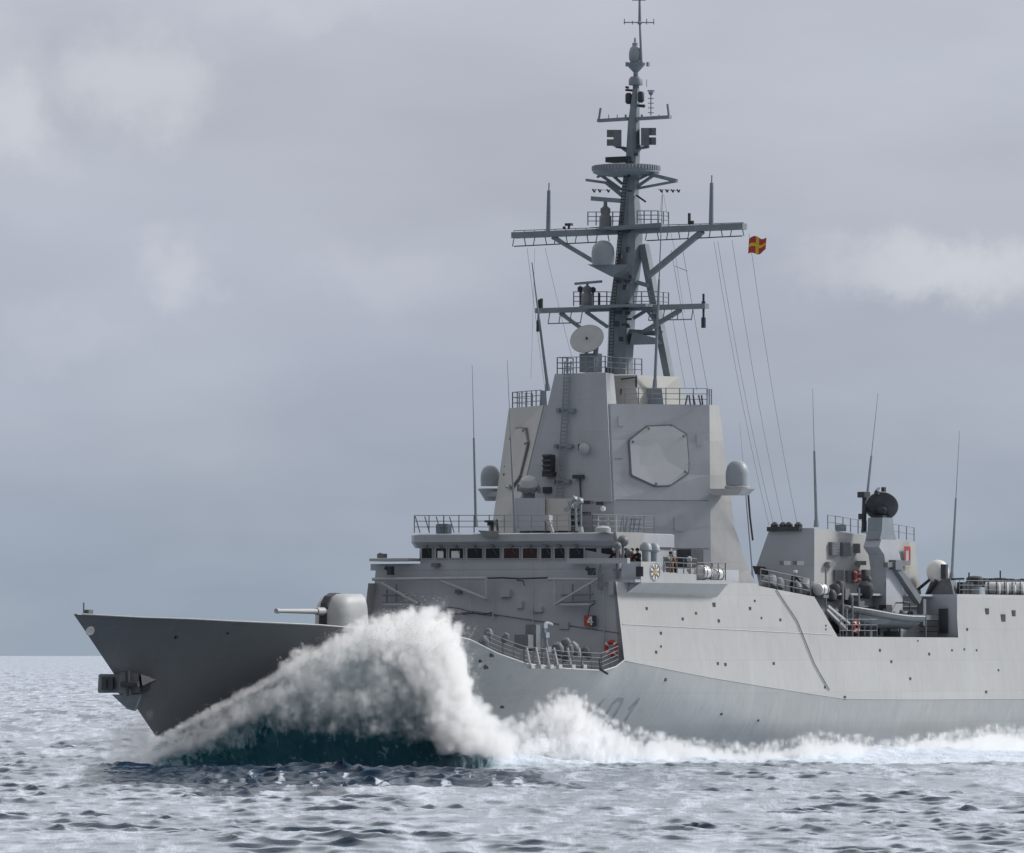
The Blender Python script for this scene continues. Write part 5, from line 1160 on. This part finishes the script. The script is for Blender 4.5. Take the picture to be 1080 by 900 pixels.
def sea_fields(X, Y, spacing):
    Z = np.zeros_like(X); DX = np.zeros_like(X); DY = np.zeros_like(X)
    SM = np.zeros_like(X); sg2 = 1e-9; pm = .55+.65*np.clip(vnoise(X, Y*.4, 7., 31, 4)*3-1.0, 0, 1)+.9*np.exp(-((X+11.5)/9.)**2-((Y-352)/34.)**2)
    for k, th, a, ph, lam in comps:
        m_ = np.clip((2*math.pi/k)/(spacing*2.6)-.6, 0, 1)
        q = k*(X*math.cos(th)+Y*math.sin(th))+ph
        cq = a*m_*np.cos(q)
        if lam < 12:
            SM += cq; sg2 = sg2+(a*m_)**2/2; s_ = np.sin(q)*a*m_*1.25*pm; DX -= s_*math.cos(th); DY -= s_*math.sin(th)
        else: Z += cq; s_ = np.sin(q)*a*m_*1.15; DX -= s_*math.cos(th); DY -= s_*math.sin(th)
    # short chop comes in patches, with sparse sharp crests between smoother water
    sn = SM/np.sqrt(sg2)
    Z += SM*pm*.95+np.clip(np.sqrt(sg2)/.05, 0, 1)*pm*.0045*np.minimum(np.exp(1.5*sn-1.2), 9)
    u, v = to_ship(X, Y); dv = v-hullv(u)
    sh = 1/(1+np.exp(-(u-8)/1.5))
    near = np.where(dv > 0, 1.0, 1.0)
    # hollow beside the bow wave, ridge of broken water along the side
    Z -= .30*gs(u, 14, 10)*gs(dv, 7.5, 6.0)
    nz = vnoise(X, Y, 5., 3)
    rid = np.clip((u-22)/8, 0, 1)*gs(dv, 2.2, 2.0)*(v > 0)
    Z += rid*(.0+.55*nz)
    Z += .55*gs(u, 27, 4)*gs(dv, 6.5, 2.5)
    # foam
    fo = np.clip((u-18)/10, 0, 1)*np.clip(1.35-np.abs(dv-1.6)/2.3, 0, 1)*(v > 0)
    fo += .75*np.clip((u-20)/25, 0, 1)*np.clip(1-(np.abs(dv-5))/11, 0, 1)*(v > 0)*np.clip(vnoise(X, Y*.6, 3.2, 8)*2.4-.85, 0, 1)
    bd = np.sqrt((u-7)**2+(v)**2); fo += .9*np.clip(1.5-bd/4.5, 0, 1)*(v < 3)
    # dark water under the wave: the hull's reflection painted in by thinning the film
    cd = np.sqrt(((X+11.5+(Y-355)*.03)/9.5)**2+((Y-354)/50)**2)+(vnoise(X, Y*.09, 3., 22)-.5)*.95
    dark_reflect = np.clip((1.18-cd)/.35, 0, 1)
    qc = 1-0*dark_reflect; edge = np.exp(-((cd-.95)/.13)**2)*(Y < 340)*np.clip(vnoise(X, Y*.2, 1.2, 15)*4-1.9, 0, 1)
    lace = dark_reflect*(Y < 350)*np.clip(vnoise(X*1.0, Y*.12, .55, 19, 5)*6-3.55, 0, 1)*np.clip((X+16)/5, 0, 1)
    near_hull = np.clip((u-20)/6, 0, 1)*np.clip(1.25-np.abs(dv-1.6)/(6.0+np.clip((u-25)*.28, 0, 16)), 0, 1)*(v > 0)*(.45+.9*vnoise(X, Y*.3, 3., 44))
    turq = np.clip((u-30)/20, 0, 1)*np.clip(1-np.abs(dv-11)/12, 0, 1)*(v > 0)*np.clip(vnoise(X, Y*.22, 4.5, 28)*3.2-1.5, 0, 1)
    return Z*qc, DX*qc, DY*qc, np.clip(fo+.65*edge+.8*lace+near_hull, 0, 1.2), dark_reflect, turq
def sea_sheet(ys, xw, nx):
    """rows at the distances ys, each xw*y wide"""
    ny = len(ys); tx_ = np.linspace(-1, 1, nx); Y, T = np.meshgrid(ys, tx_, indexing='ij')
    Wd = np.array([xw(y) for y in ys])[:, None]; X = T*Wd+0*Y
    sp = np.maximum((Wd*2/nx)+0*Y, np.gradient(ys)[:, None]+0*Y)
    Z, DX, DY, fo, ca, tq = sea_fields(X, Y, sp*.5); fade = np.clip((3000-Y)/2500, .0, 1)
    return X+DX*fade, Y+DY*fade, Z*fade+SEA, fo, ca, tq
ys = [90.]
while ys[-1] < 178: ys.append(ys[-1]+.7)
while ys[-1] < 480: ys.append(ys[-1]+ys[-1]*.00098)
while ys[-1] < 1100: ys.append(ys[-1]*1.0021)
while ys[-1] < 2600: ys.append(ys[-1]*1.0036)
while ys[-1] < 45000: ys.append(ys[-1]*1.035)
ys = np.array(ys); NX = 900
X, Y, Z, FO, CA, TQ = sea_sheet(ys, lambda y: (.098*y+13) if y < 900 else (.098*900+13)+(y-900)*.9, NX)
ny = len(ys)
co = np.stack([X, Y, Z], -1).reshape(-1, 3)
me = bpy.data.meshes.new('sea'); idx = np.arange(ny*NX).reshape(ny, NX)
fa_ = np.stack([idx[:-1, :-1], idx[:-1, 1:], idx[1:, 1:], idx[1:, :-1]], -1).reshape(-1, 4)
me.vertices.add(len(co)); me.vertices.foreach_set('co', co.ravel()); me.loops.add(fa_.size); me.loops.foreach_set('vertex_index', fa_.ravel())
me.polygons.add(len(fa_)); me.polygons.foreach_set('loop_start', np.arange(0, fa_.size, 4)); me.polygons.foreach_set('loop_total', np.full(len(fa_), 4)); me.polygons.foreach_set('use_smooth', np.ones(len(fa_), bool))
for nm, ar in (('foam', FO), ('dark_reflect', CA), ('turq', TQ)):
    at = me.attributes.new(nm, 'FLOAT', 'POINT'); at.data.foreach_set('value', ar.ravel().astype(np.float32))
me.update(calc_edges=True)
sea = bpy.data.objects.new('sea', me); C.objects.link(sea); sea['kind'] = 'structure'
print('sea', len(co))
m, t, b = newmat('sea_water')
NN = t.nodes; LL = t.links
def node(ty, **k):
    n = NN.new(ty)
    for a_, b_ in k.items(): setattr(n, a_, b_)
    return n
def math_(op, a_, b_=None, c_=None, clamp=False):
    n = node('ShaderNodeMath', operation=op); n.use_clamp = clamp
    for i, q in enumerate((a_, b_, c_)):
        if q is None: continue
        if isinstance(q, (int, float)): n.inputs[i].default_value = q
        else: LL.new(q, n.inputs[i])
    return n.outputs[0]
tcn = node('ShaderNodeNewGeometry')
af = node('ShaderNodeAttribute', attribute_name='foam'); ac = node('ShaderNodeAttribute', attribute_name='dark_reflect')
b.inputs['Base Color'].default_value = (.012, .032, .045, 1); b.inputs['Roughness'].default_value = .12; b.inputs['IOR'].default_value = 1.34; b.inputs['Specular IOR Level'].default_value = .5
nz = node('ShaderNodeTexNoise'); nz.inputs['Scale'].default_value = 2.2; nz.inputs['Detail'].default_value = 7; nz.inputs['Roughness'].default_value = .62
mpx = node('ShaderNodeMapping'); mpx.inputs['Scale'].default_value = (1, .8, 1); LL.new(tcn.outputs['Position'], mpx.inputs[0]); LL.new(mpx.outputs[0], nz.inputs[0])
bp = node('ShaderNodeBump'); bp.inputs['Distance'].default_value = .055; LL.new(math_('MULTIPLY_ADD', ac.outputs['Fac'], 0.0, 1.0), bp.inputs['Strength'])
LL.new(math_('MULTIPLY_ADD', ac.outputs['Fac'], -.40, .5), b.inputs['Specular IOR Level']); LL.new(nz.outputs[0], bp.inputs['Height']); LL.new(bp.outputs[0], b.inputs['Normal'])  # specular cut in the dark patch to imitate the hull's dark reflection
# foam film: broken lacy patches over a pale floor standing in for sky reflection
fn = node('ShaderNodeTexNoise'); fn.inputs['Scale'].default_value = .9; fn.inputs['Detail'].default_value = 9; fn.inputs['Roughness'].default_value = .72; fn.inputs['Distortion'].default_value = .6
mpf = node('ShaderNodeMapping'); mpf.inputs['Scale'].default_value = (.7, .11, 1); LL.new(tcn.outputs['Position'], mpf.inputs[0]); LL.new(mpf.outputs[0], fn.inputs[0])
base = math_('MULTIPLY_ADD', fn.outputs[0], 3.0, -1.08)
base = math_('MAXIMUM', math_('MINIMUM', base, .85), .33)                  # broken film everywhere; its floor paints in reflected sky brightness
base = math_('MULTIPLY_ADD', ac.outputs['Fac'], -2.0, base)
aq = node('ShaderNodeAttribute', attribute_name='turq'); bc = node('ShaderNodeMixRGB'); LL.new(aq.outputs['Fac'], bc.inputs[0]); bc.inputs[1].default_value = (.008, .030, .062, 1); bc.inputs[2].default_value = (.18, .40, .44, 1); LL.new(bc.outputs[0], b.inputs['Base Color'])
sgn_ = node('ShaderNodeSeparateXYZ'); LL.new(tcn.outputs['Normal'], sgn_.inputs[0])
up_ = node('ShaderNodeMapRange'); LL.new(sgn_.outputs[2], up_.inputs[0]); up_.inputs[1].default_value = .935; up_.inputs[2].default_value = .990; up_.inputs[3].default_value = .0; up_.inputs[4].default_value = 1.0
base = math_('MULTIPLY', base, up_.outputs[0])
# dark wind ripples in the distance, too small for the mesh there
mpd = node('ShaderNodeMapping'); mpd.inputs['Scale'].default_value = (.42, .035, 1); LL.new(tcn.outputs['Position'], mpd.inputs[0])
nd = node('ShaderNodeTexNoise'); nd.inputs['Scale'].default_value = 1.0; nd.inputs['Detail'].default_value = 6; nd.inputs['Roughness'].default_value = .7; LL.new(mpd.outputs[0], nd.inputs[0])
sy = node('ShaderNodeSeparateXYZ'); LL.new(tcn.outputs['Position'], sy.inputs[0])
ry = node('ShaderNodeMapRange'); LL.new(sy.outputs[1], ry.inputs[0]); ry.inputs[1].default_value = 300; ry.inputs[2].default_value = 650
rd_ = node('ShaderNodeMapRange'); LL.new(nd.outputs[0], rd_.inputs[0]); rd_.inputs[1].default_value = .50; rd_.inputs[2].default_value = .58
rip = math_('MULTIPLY', ry.outputs[0], rd_.outputs[0])
base = math_('MULTIPLY', base, math_('SUBTRACT', 1.0, rip))
b2 = node('ShaderNodeBump'); b2.inputs['Distance'].default_value = 1.2; LL.new(math_('MULTIPLY', rip, .8), b2.inputs['Strength']); LL.new(nd.outputs[0], b2.inputs['Height']); LL.new(b2.outputs[0], bp.inputs['Normal'])
fac = math_('MULTIPLY_ADD', af.outputs['Fac'], 2.4, base)
fac = math_('MULTIPLY', math_('MAXIMUM', fac, 0.0, clamp=True), 1.0, clamp=True)
FB = node('ShaderNodeBsdfPrincipled'); FB.inputs['Base Color'].default_value = (.71, .79, .90, 1); FB.inputs['Roughness'].default_value = .7
bpf = node('ShaderNodeBump'); bpf.inputs['Distance'].default_value = .25; LL.new(fn.outputs[0], bpf.inputs['Height']); LL.new(bpf.outputs[0], FB.inputs['Normal'])
mxs = node('ShaderNodeMixShader'); LL.new(fac, mxs.inputs[0]); LL.new(b.outputs[0], mxs.inputs[1]); LL.new(FB.outputs[0], mxs.inputs[2])
LL.new(mxs.outputs[0], NN['Material Output'].inputs[0]); me.materials.append(m)

# ------------------------------------------------------------------ bow wave: a sheet of water thrown outwards, breaking into spray
def ip(x, pts): return np.interp(x, [p[0] for p in pts], [p[1] for p in pts])
CREST = [(160, 786), (200, 764), (240, 744), (280, 724), (320, 702), (360, 684), (400, 672), (440, 672), (468, 692), (495, 738), (520, 772)]
FOOT = [(160, 808), (230, 817), (300, 816), (380, 813), (450, 806), (520, 798)]
VW_ = [(160, .7), (220, 2.6), (280, 4.3), (340, 5.9), (400, 7.6), (460, 9.2), (520, 10.4)]     # offset of the sheet from the centreline
def Sarr(x, y, v):
    x = np.asarray(x, float); y = np.asarray(y, float); v = np.asarray(v, float)
    d = np.stack([(x-540)/FPX, np.ones_like(x), (450-y)/FPX], -1); c, s = math.cos(PIT), math.sin(PIT)
    d = np.stack([d[..., 0], c-d[..., 2]*s, s+c*d[..., 2]], -1)
    a = np.array([0, 0, HC])-ORG; t_ = (v-a@pt)/(d@pt)
    return np.array([0, 0, HC])+d*t_[..., None]                                              # world coordinates
nx_, nt_ = 300, 90
xs = np.linspace(160, 520, nx_); T_ = np.linspace(0, 1, nt_)
XX, TT = np.meshgrid(xs, T_, indexing='ij')
yc = ip(XX, CREST)+(vnoise(XX, XX*0, 26, 5)-.5)*16+(vnoise(XX, XX*0, 7, 6)-.5)*10+10*np.clip((330-XX)/80, 0, 1)*np.clip((XX-165)/40, 0, 1); yf = ip(XX, FOOT)
v0 = ip(XX, VW_)
YY = yf+(yc-yf)*TT
hgt = (yf-yc)/19.
VV = v0+1.0-hgt*.28*np.sin(np.pi*np.clip(TT, 0, 1)*.9)+hgt*.10*TT                              # hollow in the middle, lip leaning out
nzz = vnoise(XX+TT*35, TT*60+XX*.15, 13, 9, 5)-.5
VV = VV+nzz*(.25+1.1*TT)
P3 = Sarr(XX, YY+nzz*5*TT, VV); P3[:, 0, 2] -= .6
def grid_mesh(name, P, attrs, mat):
    a_, b_ = P.shape[:2]; me_ = bpy.data.meshes.new(name); idx_ = np.arange(a_*b_).reshape(a_, b_)
    f_ = np.stack([idx_[:-1, :-1], idx_[1:, :-1], idx_[1:, 1:], idx_[:-1, 1:]], -1).reshape(-1, 4)
    me_.vertices.add(a_*b_); me_.vertices.foreach_set('co', P.reshape(-1)); me_.loops.add(f_.size); me_.loops.foreach_set('vertex_index', f_.ravel())
    me_.polygons.add(len(f_)); me_.polygons.foreach_set('loop_start', np.arange(0, f_.size, 4)); me_.polygons.foreach_set('loop_total', np.full(len(f_), 4)); me_.polygons.foreach_set('use_smooth', np.ones(len(f_), bool))
    for k_, q_ in attrs.items(): at_ = me_.attributes.new(k_, 'FLOAT', 'POINT'); at_.data.foreach_set('value', q_.ravel().astype(np.float32))
    me_.update(calc_edges=True); me_.materials.append(mat); o_ = bpy.data.objects.new(name, me_); C.objects.link(o_); return o_
m, t, b = newmat('wave_water'); NN = t.nodes; LL = t.links
b.inputs['Base Color'].default_value = (.012, .085, .10, 1); b.inputs['Roughness'].default_value = .22; b.inputs['IOR'].default_value = 1.34
aw = node('ShaderNodeAttribute', attribute_name='aer'); ge = node('ShaderNodeNewGeometry')
n1_ = node('ShaderNodeTexNoise'); n1_.inputs['Scale'].default_value = 1.3; n1_.inputs['Detail'].default_value = 8; n1_.inputs['Roughness'].default_value = .68; n1_.inputs['Distortion'].default_value = .8
mpw = node('ShaderNodeMapping'); mpw.inputs['Scale'].default_value = (1.5, 1.0, .75); mpw.inputs['Rotation'].default_value = (0, .7, 0); LL.new(ge.outputs['Position'], mpw.inputs[0]); LL.new(mpw.outputs[0], n1_.inputs[0])
f1 = math_('ADD', math_('MULTIPLY_ADD', n1_.outputs[0], 3.4, -1.95), aw.outputs['Fac'], clamp=False)
f1 = math_('MULTIPLY', f1, 1.0, clamp=True)
cm_ = node('ShaderNodeMixRGB'); LL.new(f1, cm_.inputs[0]); cm_.inputs[1].default_value = (.022, .13, .15, 1); cm_.inputs[2].default_value = (.60, .75, .78, 1)
LL.new(cm_.outputs[0], b.inputs['Base Color'])
rg = node('ShaderNodeMapRange'); LL.new(f1, rg.inputs[0]); rg.inputs[3].default_value = .18; rg.inputs[4].default_value = .8; LL.new(rg.outputs[0], b.inputs['Roughness'])
bq = node('ShaderNodeBump'); bq.inputs['Distance'].default_value = .12; LL.new(n1_.outputs[0], bq.inputs['Height']); LL.new(bq.outputs[0], b.inputs['Normal'])
tb = node('ShaderNodeBsdfTranslucent'); tcm = node('ShaderNodeMixRGB'); LL.new(f1, tcm.inputs[0]); tcm.inputs[1].default_value = (.08, .46, .54, 1); tcm.inputs[2].default_value = (.72, .82, .84, 1); LL.new(tcm.outputs[0], tb.inputs[0])
th_ = node('ShaderNodeAttribute', attribute_name='thin'); c0_ = node('ShaderNodeMixRGB'); LL.new(th_.outputs['Fac'], c0_.inputs[0]); c0_.inputs[1].default_value = (.010, .050, .078, 1); c0_.inputs[2].default_value = (.05, .24, .29, 1); LL.new(c0_.outputs[0], cm_.inputs[1])
mt_ = node('ShaderNodeMixShader'); LL.new(math_('MULTIPLY_ADD', th_.outputs['Fac'], .42, .06), mt_.inputs[0]); LL.new(b.outputs[0], mt_.inputs[1]); LL.new(tb.outputs[0], mt_.inputs[2]); LL.new(mt_.outputs[0], NN['Material Output'].inputs[0])
ends = np.clip((XX-160)/70, 0, 1)*np.clip((520-XX)/45, 0, 1)
aer = np.clip((TT-.55)/.3, 0, 1)*1.1+np.clip((330-XX)/120, 0, 1)*np.clip((TT-.35)/.2, 0, 1)*1.2+(1-ends)*.9+1.15*gs(XX, 410, 75)*np.clip((TT-.28)/.45, 0, 1)
wv = grid_mesh('bow_wave', P3, {'aer': aer, 'thin': TT}, m); wv['kind'] = 'stuff'

# spray: many small drops
RS = np.random.RandomState(5)
def drops(n, x0, x1, TOP, BOT, V, thick, soft, amp, clump, dens=1.0, seed=1, ex=1.6, rmin=.022, rmax=.075, top_pad=26, bsoft=12):
    """positions of drops between two outlines; the density is ragged at the upper edge and clumped inside"""
    P_ = []; Rr_ = []; got = 0
    while got < n:
        k = 60000; x = RS.uniform(x0, x1, k); yt = ip(x, TOP)-top_pad; yb = ip(x, BOT); y = yt+(yb-yt)*RS.rand(k)
        d = (y-ip(x, TOP))+amp*(vnoise(x*.9+y*.25, y, 30, seed, 5)-.5)*2+amp*.4*(vnoise(x, y, 8, seed+1, 3)-.5)*2
        p = np.clip(d/soft, 0, 1)**ex*(1-clump+clump*np.clip(vnoise(x+y*.7, y*1.2-x*.3, 20, seed+2, 5)*3-1, 0, 1.3))*dens
        p = p*np.clip((x-x0)/14, 0, 1)*np.clip((x1-x)/14, 0, 1)*(yb-yt)/150.*np.clip((yb-y+10*(vnoise(x, y, 11, seed+9, 3)-.5))/bsoft, 0, 1)+np.clip((d+9)/30, 0, .012)
        ok = RS.rand(k) < p; x = x[ok]; y = y[ok]
        v = ip(x, V)+RS.normal(0, 1, len(x))*thick+(vnoise(x, y, 16, seed+4, 3)-.5)*2.2
        u_ = Sarr(x, y, v); P_.append(u_); Rr_.append(rmin+(rmax-rmin)*RS.rand(len(x))**2.2); got += len(x)
    return np.concatenate(P_)[:n], np.concatenate(Rr_)[:n]
def drop_mesh(name, P, Rr_, mat):
    n = len(P); tet = np.array([(1, 1, 1), (1, -1, -1), (-1, 1, -1), (-1, -1, 1)])/1.2
    A = RS.normal(size=(n, 3, 3)); Q, _ = np.linalg.qr(A); vv_ = np.einsum('ij,njk->nik', tet, Q)*Rr_[:, None, None]+P[:, None, :]
    me_ = bpy.data.meshes.new(name); me_.vertices.add(n*4); me_.vertices.foreach_set('co', vv_.reshape(-1))
    f_ = (np.arange(n)[:, None, None]*4+np.array([(0, 1, 2), (0, 2, 3), (0, 3, 1), (1, 3, 2)])[None]).reshape(-1)
    me_.loops.add(n*12); me_.loops.foreach_set('vertex_index', f_); me_.polygons.add(n*4); me_.polygons.foreach_set('loop_start', np.arange(0, n*12, 3)); me_.polygons.foreach_set('loop_total', np.full(n*4, 3)); me_.polygons.foreach_set('use_smooth', np.ones(n*4, bool))
    me_.update(calc_edges=True); me_.materials.append(mat); o_ = bpy.data.objects.new(name, me_); C.objects.link(o_); o_['kind'] = 'stuff'; return o_
m, t, b = newmat('spray_drops'); NN = t.nodes; LL = t.links
b.inputs['Base Color'].default_value = (.90, .92, .93, 1); b.inputs['Roughness'].default_value = .7; b.inputs['Specular IOR Level'].default_value = .2
tb = node('ShaderNodeBsdfTranslucent'); tb.inputs[0].default_value = (.90, .92, .93, 1)
mt_ = node('ShaderNodeMixShader'); mt_.inputs[0].default_value = .45; LL.new(b.outputs[0], mt_.inputs[1]); LL.new(tb.outputs[0], mt_.inputs[2]); LL.new(mt_.outputs[0], NN['Material Output'].inputs[0])
SPR = m

# the dense body of the spray is a fog of droplets: points turned into a volume
def fog_material(name, dens, nscale, col=(.99, .995, .997), lo=.38, hi=.72):
    m, t, b = newmat(name); N_ = t.nodes; L_ = t.links; N_.remove(b)
    ge_ = N_.new('ShaderNodeNewGeometry'); nz_ = N_.new('ShaderNodeTexNoise'); nz_.inputs['Scale'].default_value = nscale; nz_.inputs['Detail'].default_value = 5; nz_.inputs['Roughness'].default_value = .62; nz_.inputs['Distortion'].default_value = .5
    mf_ = N_.new('ShaderNodeMapping'); mf_.inputs['Scale'].default_value = (1.5, 1.2, .62); mf_.inputs['Rotation'].default_value = (0, .45, 0); L_.new(ge_.outputs['Position'], mf_.inputs[0]); L_.new(mf_.outputs[0], nz_.inputs[0]); r_ = N_.new('ShaderNodeMapRange'); L_.new(nz_.outputs[0], r_.inputs[0]); r_.inputs[1].default_value = lo; r_.inputs[2].default_value = hi; r_.inputs[3].default_value = .04; r_.inputs[4].default_value = 1
    at_ = N_.new('ShaderNodeAttribute'); at_.attribute_name = 'density'
    m1 = N_.new('ShaderNodeMath'); m1.operation = 'MULTIPLY'; L_.new(r_.outputs[0], m1.inputs[0]); L_.new(at_.outputs['Fac'], m1.inputs[1])
    m2 = N_.new('ShaderNodeMath'); m2.operation = 'MULTIPLY'; L_.new(m1.outputs[0], m2.inputs[0]); m2.inputs[1].default_value = dens
    vs_n = N_.new('ShaderNodeVolumeScatter'); vs_n.inputs['Color'].default_value = (*col, 1); vs_n.inputs['Anisotropy'].default_value = .35; L_.new(m2.outputs[0], vs_n.inputs['Density'])
    L_.new(vs_n.outputs[0], N_['Material Output'].inputs['Volume'])
    return m
def fog(name, P, Rr_, mat, voxel=.14):
    me_ = bpy.data.meshes.new(name); me_.vertices.add(len(P)); me_.vertices.foreach_set('co', P.reshape(-1)); at_ = me_.attributes.new('rad', 'FLOAT', 'POINT'); at_.data.foreach_set('value', Rr_.astype(np.float32)); me_.materials.append(mat); me_.update()
    o_ = bpy.data.objects.new(name, me_); C.objects.link(o_); o_['kind'] = 'stuff'
    g_ = bpy.data.node_groups.new(name, 'GeometryNodeTree'); g_.interface.new_socket('Geometry', in_out='INPUT', socket_type='NodeSocketGeometry'); g_.interface.new_socket('Geometry', in_out='OUTPUT', socket_type='NodeSocketGeometry')
    gi = g_.nodes.new('NodeGroupInput'); go_ = g_.nodes.new('NodeGroupOutput'); mp_n = g_.nodes.new('GeometryNodeMeshToPoints'); pv_ = g_.nodes.new('GeometryNodePointsToVolume'); sm_ = g_.nodes.new('GeometryNodeSetMaterial'); na = g_.nodes.new('GeometryNodeInputNamedAttribute')
    na.data_type = 'FLOAT'; na.inputs[0].default_value = 'rad'; pv_.resolution_mode = 'VOXEL_SIZE' ; pv_.inputs['Voxel Size'].default_value = voxel; pv_.inputs['Density'].default_value = 1.0
    g_.links.new(gi.outputs[0], mp_n.inputs[0]); g_.links.new(mp_n.outputs[0], pv_.inputs[0]); g_.links.new(na.outputs['Attribute'], pv_.inputs['Radius']); sm_.inputs['Material'].default_value = mat
    g_.links.new(pv_.outputs[0], sm_.inputs[0]); g_.links.new(sm_.outputs[0], go_.inputs[0]); md_ = o_.modifiers.new('fog', 'NODES'); md_.node_group = g_
    return o_
FOG = fog_material('spray_fog', 6.5, 2.8, lo=.44, hi=.64)
BODY = fog_material('spray_body', 3.2, 2.4, lo=.32, hi=.70)
def jets(n, x0, x1, ORI, TOPL, V, thick, seed, m_=13, dx=(6, 34), r0=.16, r1=.05, lean=1.0):
    # ragged streaks of water: thrown up from the wave, slowing and falling, thinner towards the tip
    rs = np.random.RandomState(seed); x = x0+(x1-x0)*rs.rand(n); yo = ip(x, ORI)-(rs.rand(n)**1.5)*6; yt = ip(x, TOPL)
    hh = (yo-yt)*(.45+.62*rs.rand(n))*np.clip(.75+.9*(vnoise(x, x*0, 9, seed, 3)-.5)*2*.6, .3, 1.3); dxx = rs.uniform(dx[0], dx[1], n)*lean; v = ip(x, V)+rs.normal(0, thick, n); dv_ = rs.normal(.5, .5, n); P_ = []; Q_ = []
    for i in range(m_):
        f = i/(m_-1); yy = yo-hh*(2*f-f*f)*1.0; xx = x+dxx*f+rs.normal(0, .5, n); P_.append(Sarr(xx, yy+rs.normal(0, .5, n), v+dv_*f)); Q_.append((r0*(1-f)+r1*f)*rs.uniform(.6, 1.3, n))
    return np.concatenate(P_), np.concatenate(Q_)
FOGT = fog_material('thin_mist', .8, 1.2)
VS = [(p[0], p[1]+.9) for p in VW_]
def puffs(n, *a, r0=.16, r1=.42, **k):
    P_, _ = drops(n, *a, **k); return P_, RS.uniform(r0, r1, len(P_))
TOP1 = [(150, 793), (168, 784), (200, 761), (230, 741), (270, 720), (300, 699), (330, 677), (355, 666), (385, 652), (415, 644), (445, 635), (470, 645), (485, 668), (492, 718), (513, 755), (535, 774)]
BOT1 = [(150, 806), (200, 794), (240, 772), (280, 752), (320, 726), (360, 700), (400, 692), (440, 712), (470, 775), (535, 786)]
LOWT = [(a, b_+12) for a, b_ in TOP1]
A = puffs(20000, 150, 535, LOWT, BOT1, VS, .5, 34, 14, .8, seed=21, r0=.07, r1=.25, bsoft=34); fog('bow_spray', *A, BODY, .11)
A = jets(2400, 158, 485, [(a, b_-4) for a, b_ in BOT1], TOP1, VS, .6, 77, r0=.12); fog('bow_spray', *A, FOG, .09)
A = jets(1500, 160, 470, CREST, [(a, b_-5) for a, b_ in TOP1], VS, .7, 78, dx=(4, 22), r0=.10, r1=.04); fog('bow_spray', *A, FOG, .08)
TOPb = [(395, 668), (445, 650), (470, 655), (486, 678), (494, 725), (512, 757), (535, 772)]; BOTb = [(395, 690), (425, 705), (450, 755), (462, 791), (535, 801)]
A = puffs(14000, 395, 540, TOPb, BOTb, VS, .6, 34, 12, .55, seed=31, r0=.08, r1=.34); fog('bow_spray', *A, fog_material('spray_plume', 4.0, 1.6, lo=.30, hi=.66), .13)
A = puffs(5000, 375, 545, [(a, b_-6) for a, b_ in TOPb], BOTb, VS, .8, 16, 12, .4, seed=33, r0=.1, r1=.3); fog('bow_spray', *A, FOGT, .18)
TOP3 = [(515, 780), (545, 764), (565, 748), (592, 735), (610, 737), (628, 752), (650, 768), (680, 780), (720, 787)]; BOT3 = [(515, 800), (560, 801), (620, 804), (720, 810)]
V3 = [(515, 9.3), (600, 9.6), (720, 9.8)]
A = jets(700, 530, 660, BOT3, TOP3, V3, .35, 79, dx=(2, 20), r0=.14, r1=.05); fog('side_splash', *A, FOG, .09)
A = puffs(8000, 515, 720, TOP3, BOT3, V3, .3, 14, 9, .45, seed=41, top_pad=10, r0=.08, r1=.25); fog('side_splash', *A, FOG, .14)
TOP4 = [(680, 780), (720, 787), (760, 791), (820, 791), (870, 779), (900, 782), (930, 789), (960, 785), (1010, 779), (1050, 772), (1100, 777)]; BOT4 = [(690, 812), (800, 817), (900, 817), (1100, 815)]
A = puffs(21000, 680, 1100, TOP4, BOT4, [(690, 9.8), (1100, 10.4)], .6, 9, 6, .5, seed=51, top_pad=8, r0=.08, r1=.25); fog('wake_spray', *A, FOG, .16)
TOP5 = [(112, 778), (130, 752), (150, 744), (166, 762), (178, 782)]; BOT5 = [(112, 809), (178, 812)]
A = puffs(2200, 112, 178, TOP5, BOT5, [(112, -2.2), (178, -1.0)], .5, 30, 10, .5, seed=61, top_pad=10, r0=.12, r1=.35); fog('stem_spray', *A, FOGT, .16)
TOP6 = [(270, 735), (320, 698), (350, 680), (400, 670), (440, 675), (480, 700), (500, 750)]; BOT6 = [(280, 770), (360, 775), (420, 782), (500, 792)]
A = puffs(16000, 280, 500, TOP6, BOT6, [(p[0], p[1]+1.5) for p in VW_], .6, 34, 14, .5, seed=71, r0=.07, r1=.22, bsoft=40); fog('bow_spray', *A, fog_material('veil_mist', 2.0, 1.6, col=(.96, .992, .994), lo=.22, hi=.74), .16)
# loose drops flung from the crest
A1 = drops(20000, 150, 535, TOP1, [(150, 800), (240, 765), (320, 725), (400, 690), (470, 690), (535, 786)], VS, .9, 30, 18, .8, seed=21, rmin=.008, rmax=.026, ex=1.0)
drop_mesh('loose_drops', A1[0], A1[1], SPR)
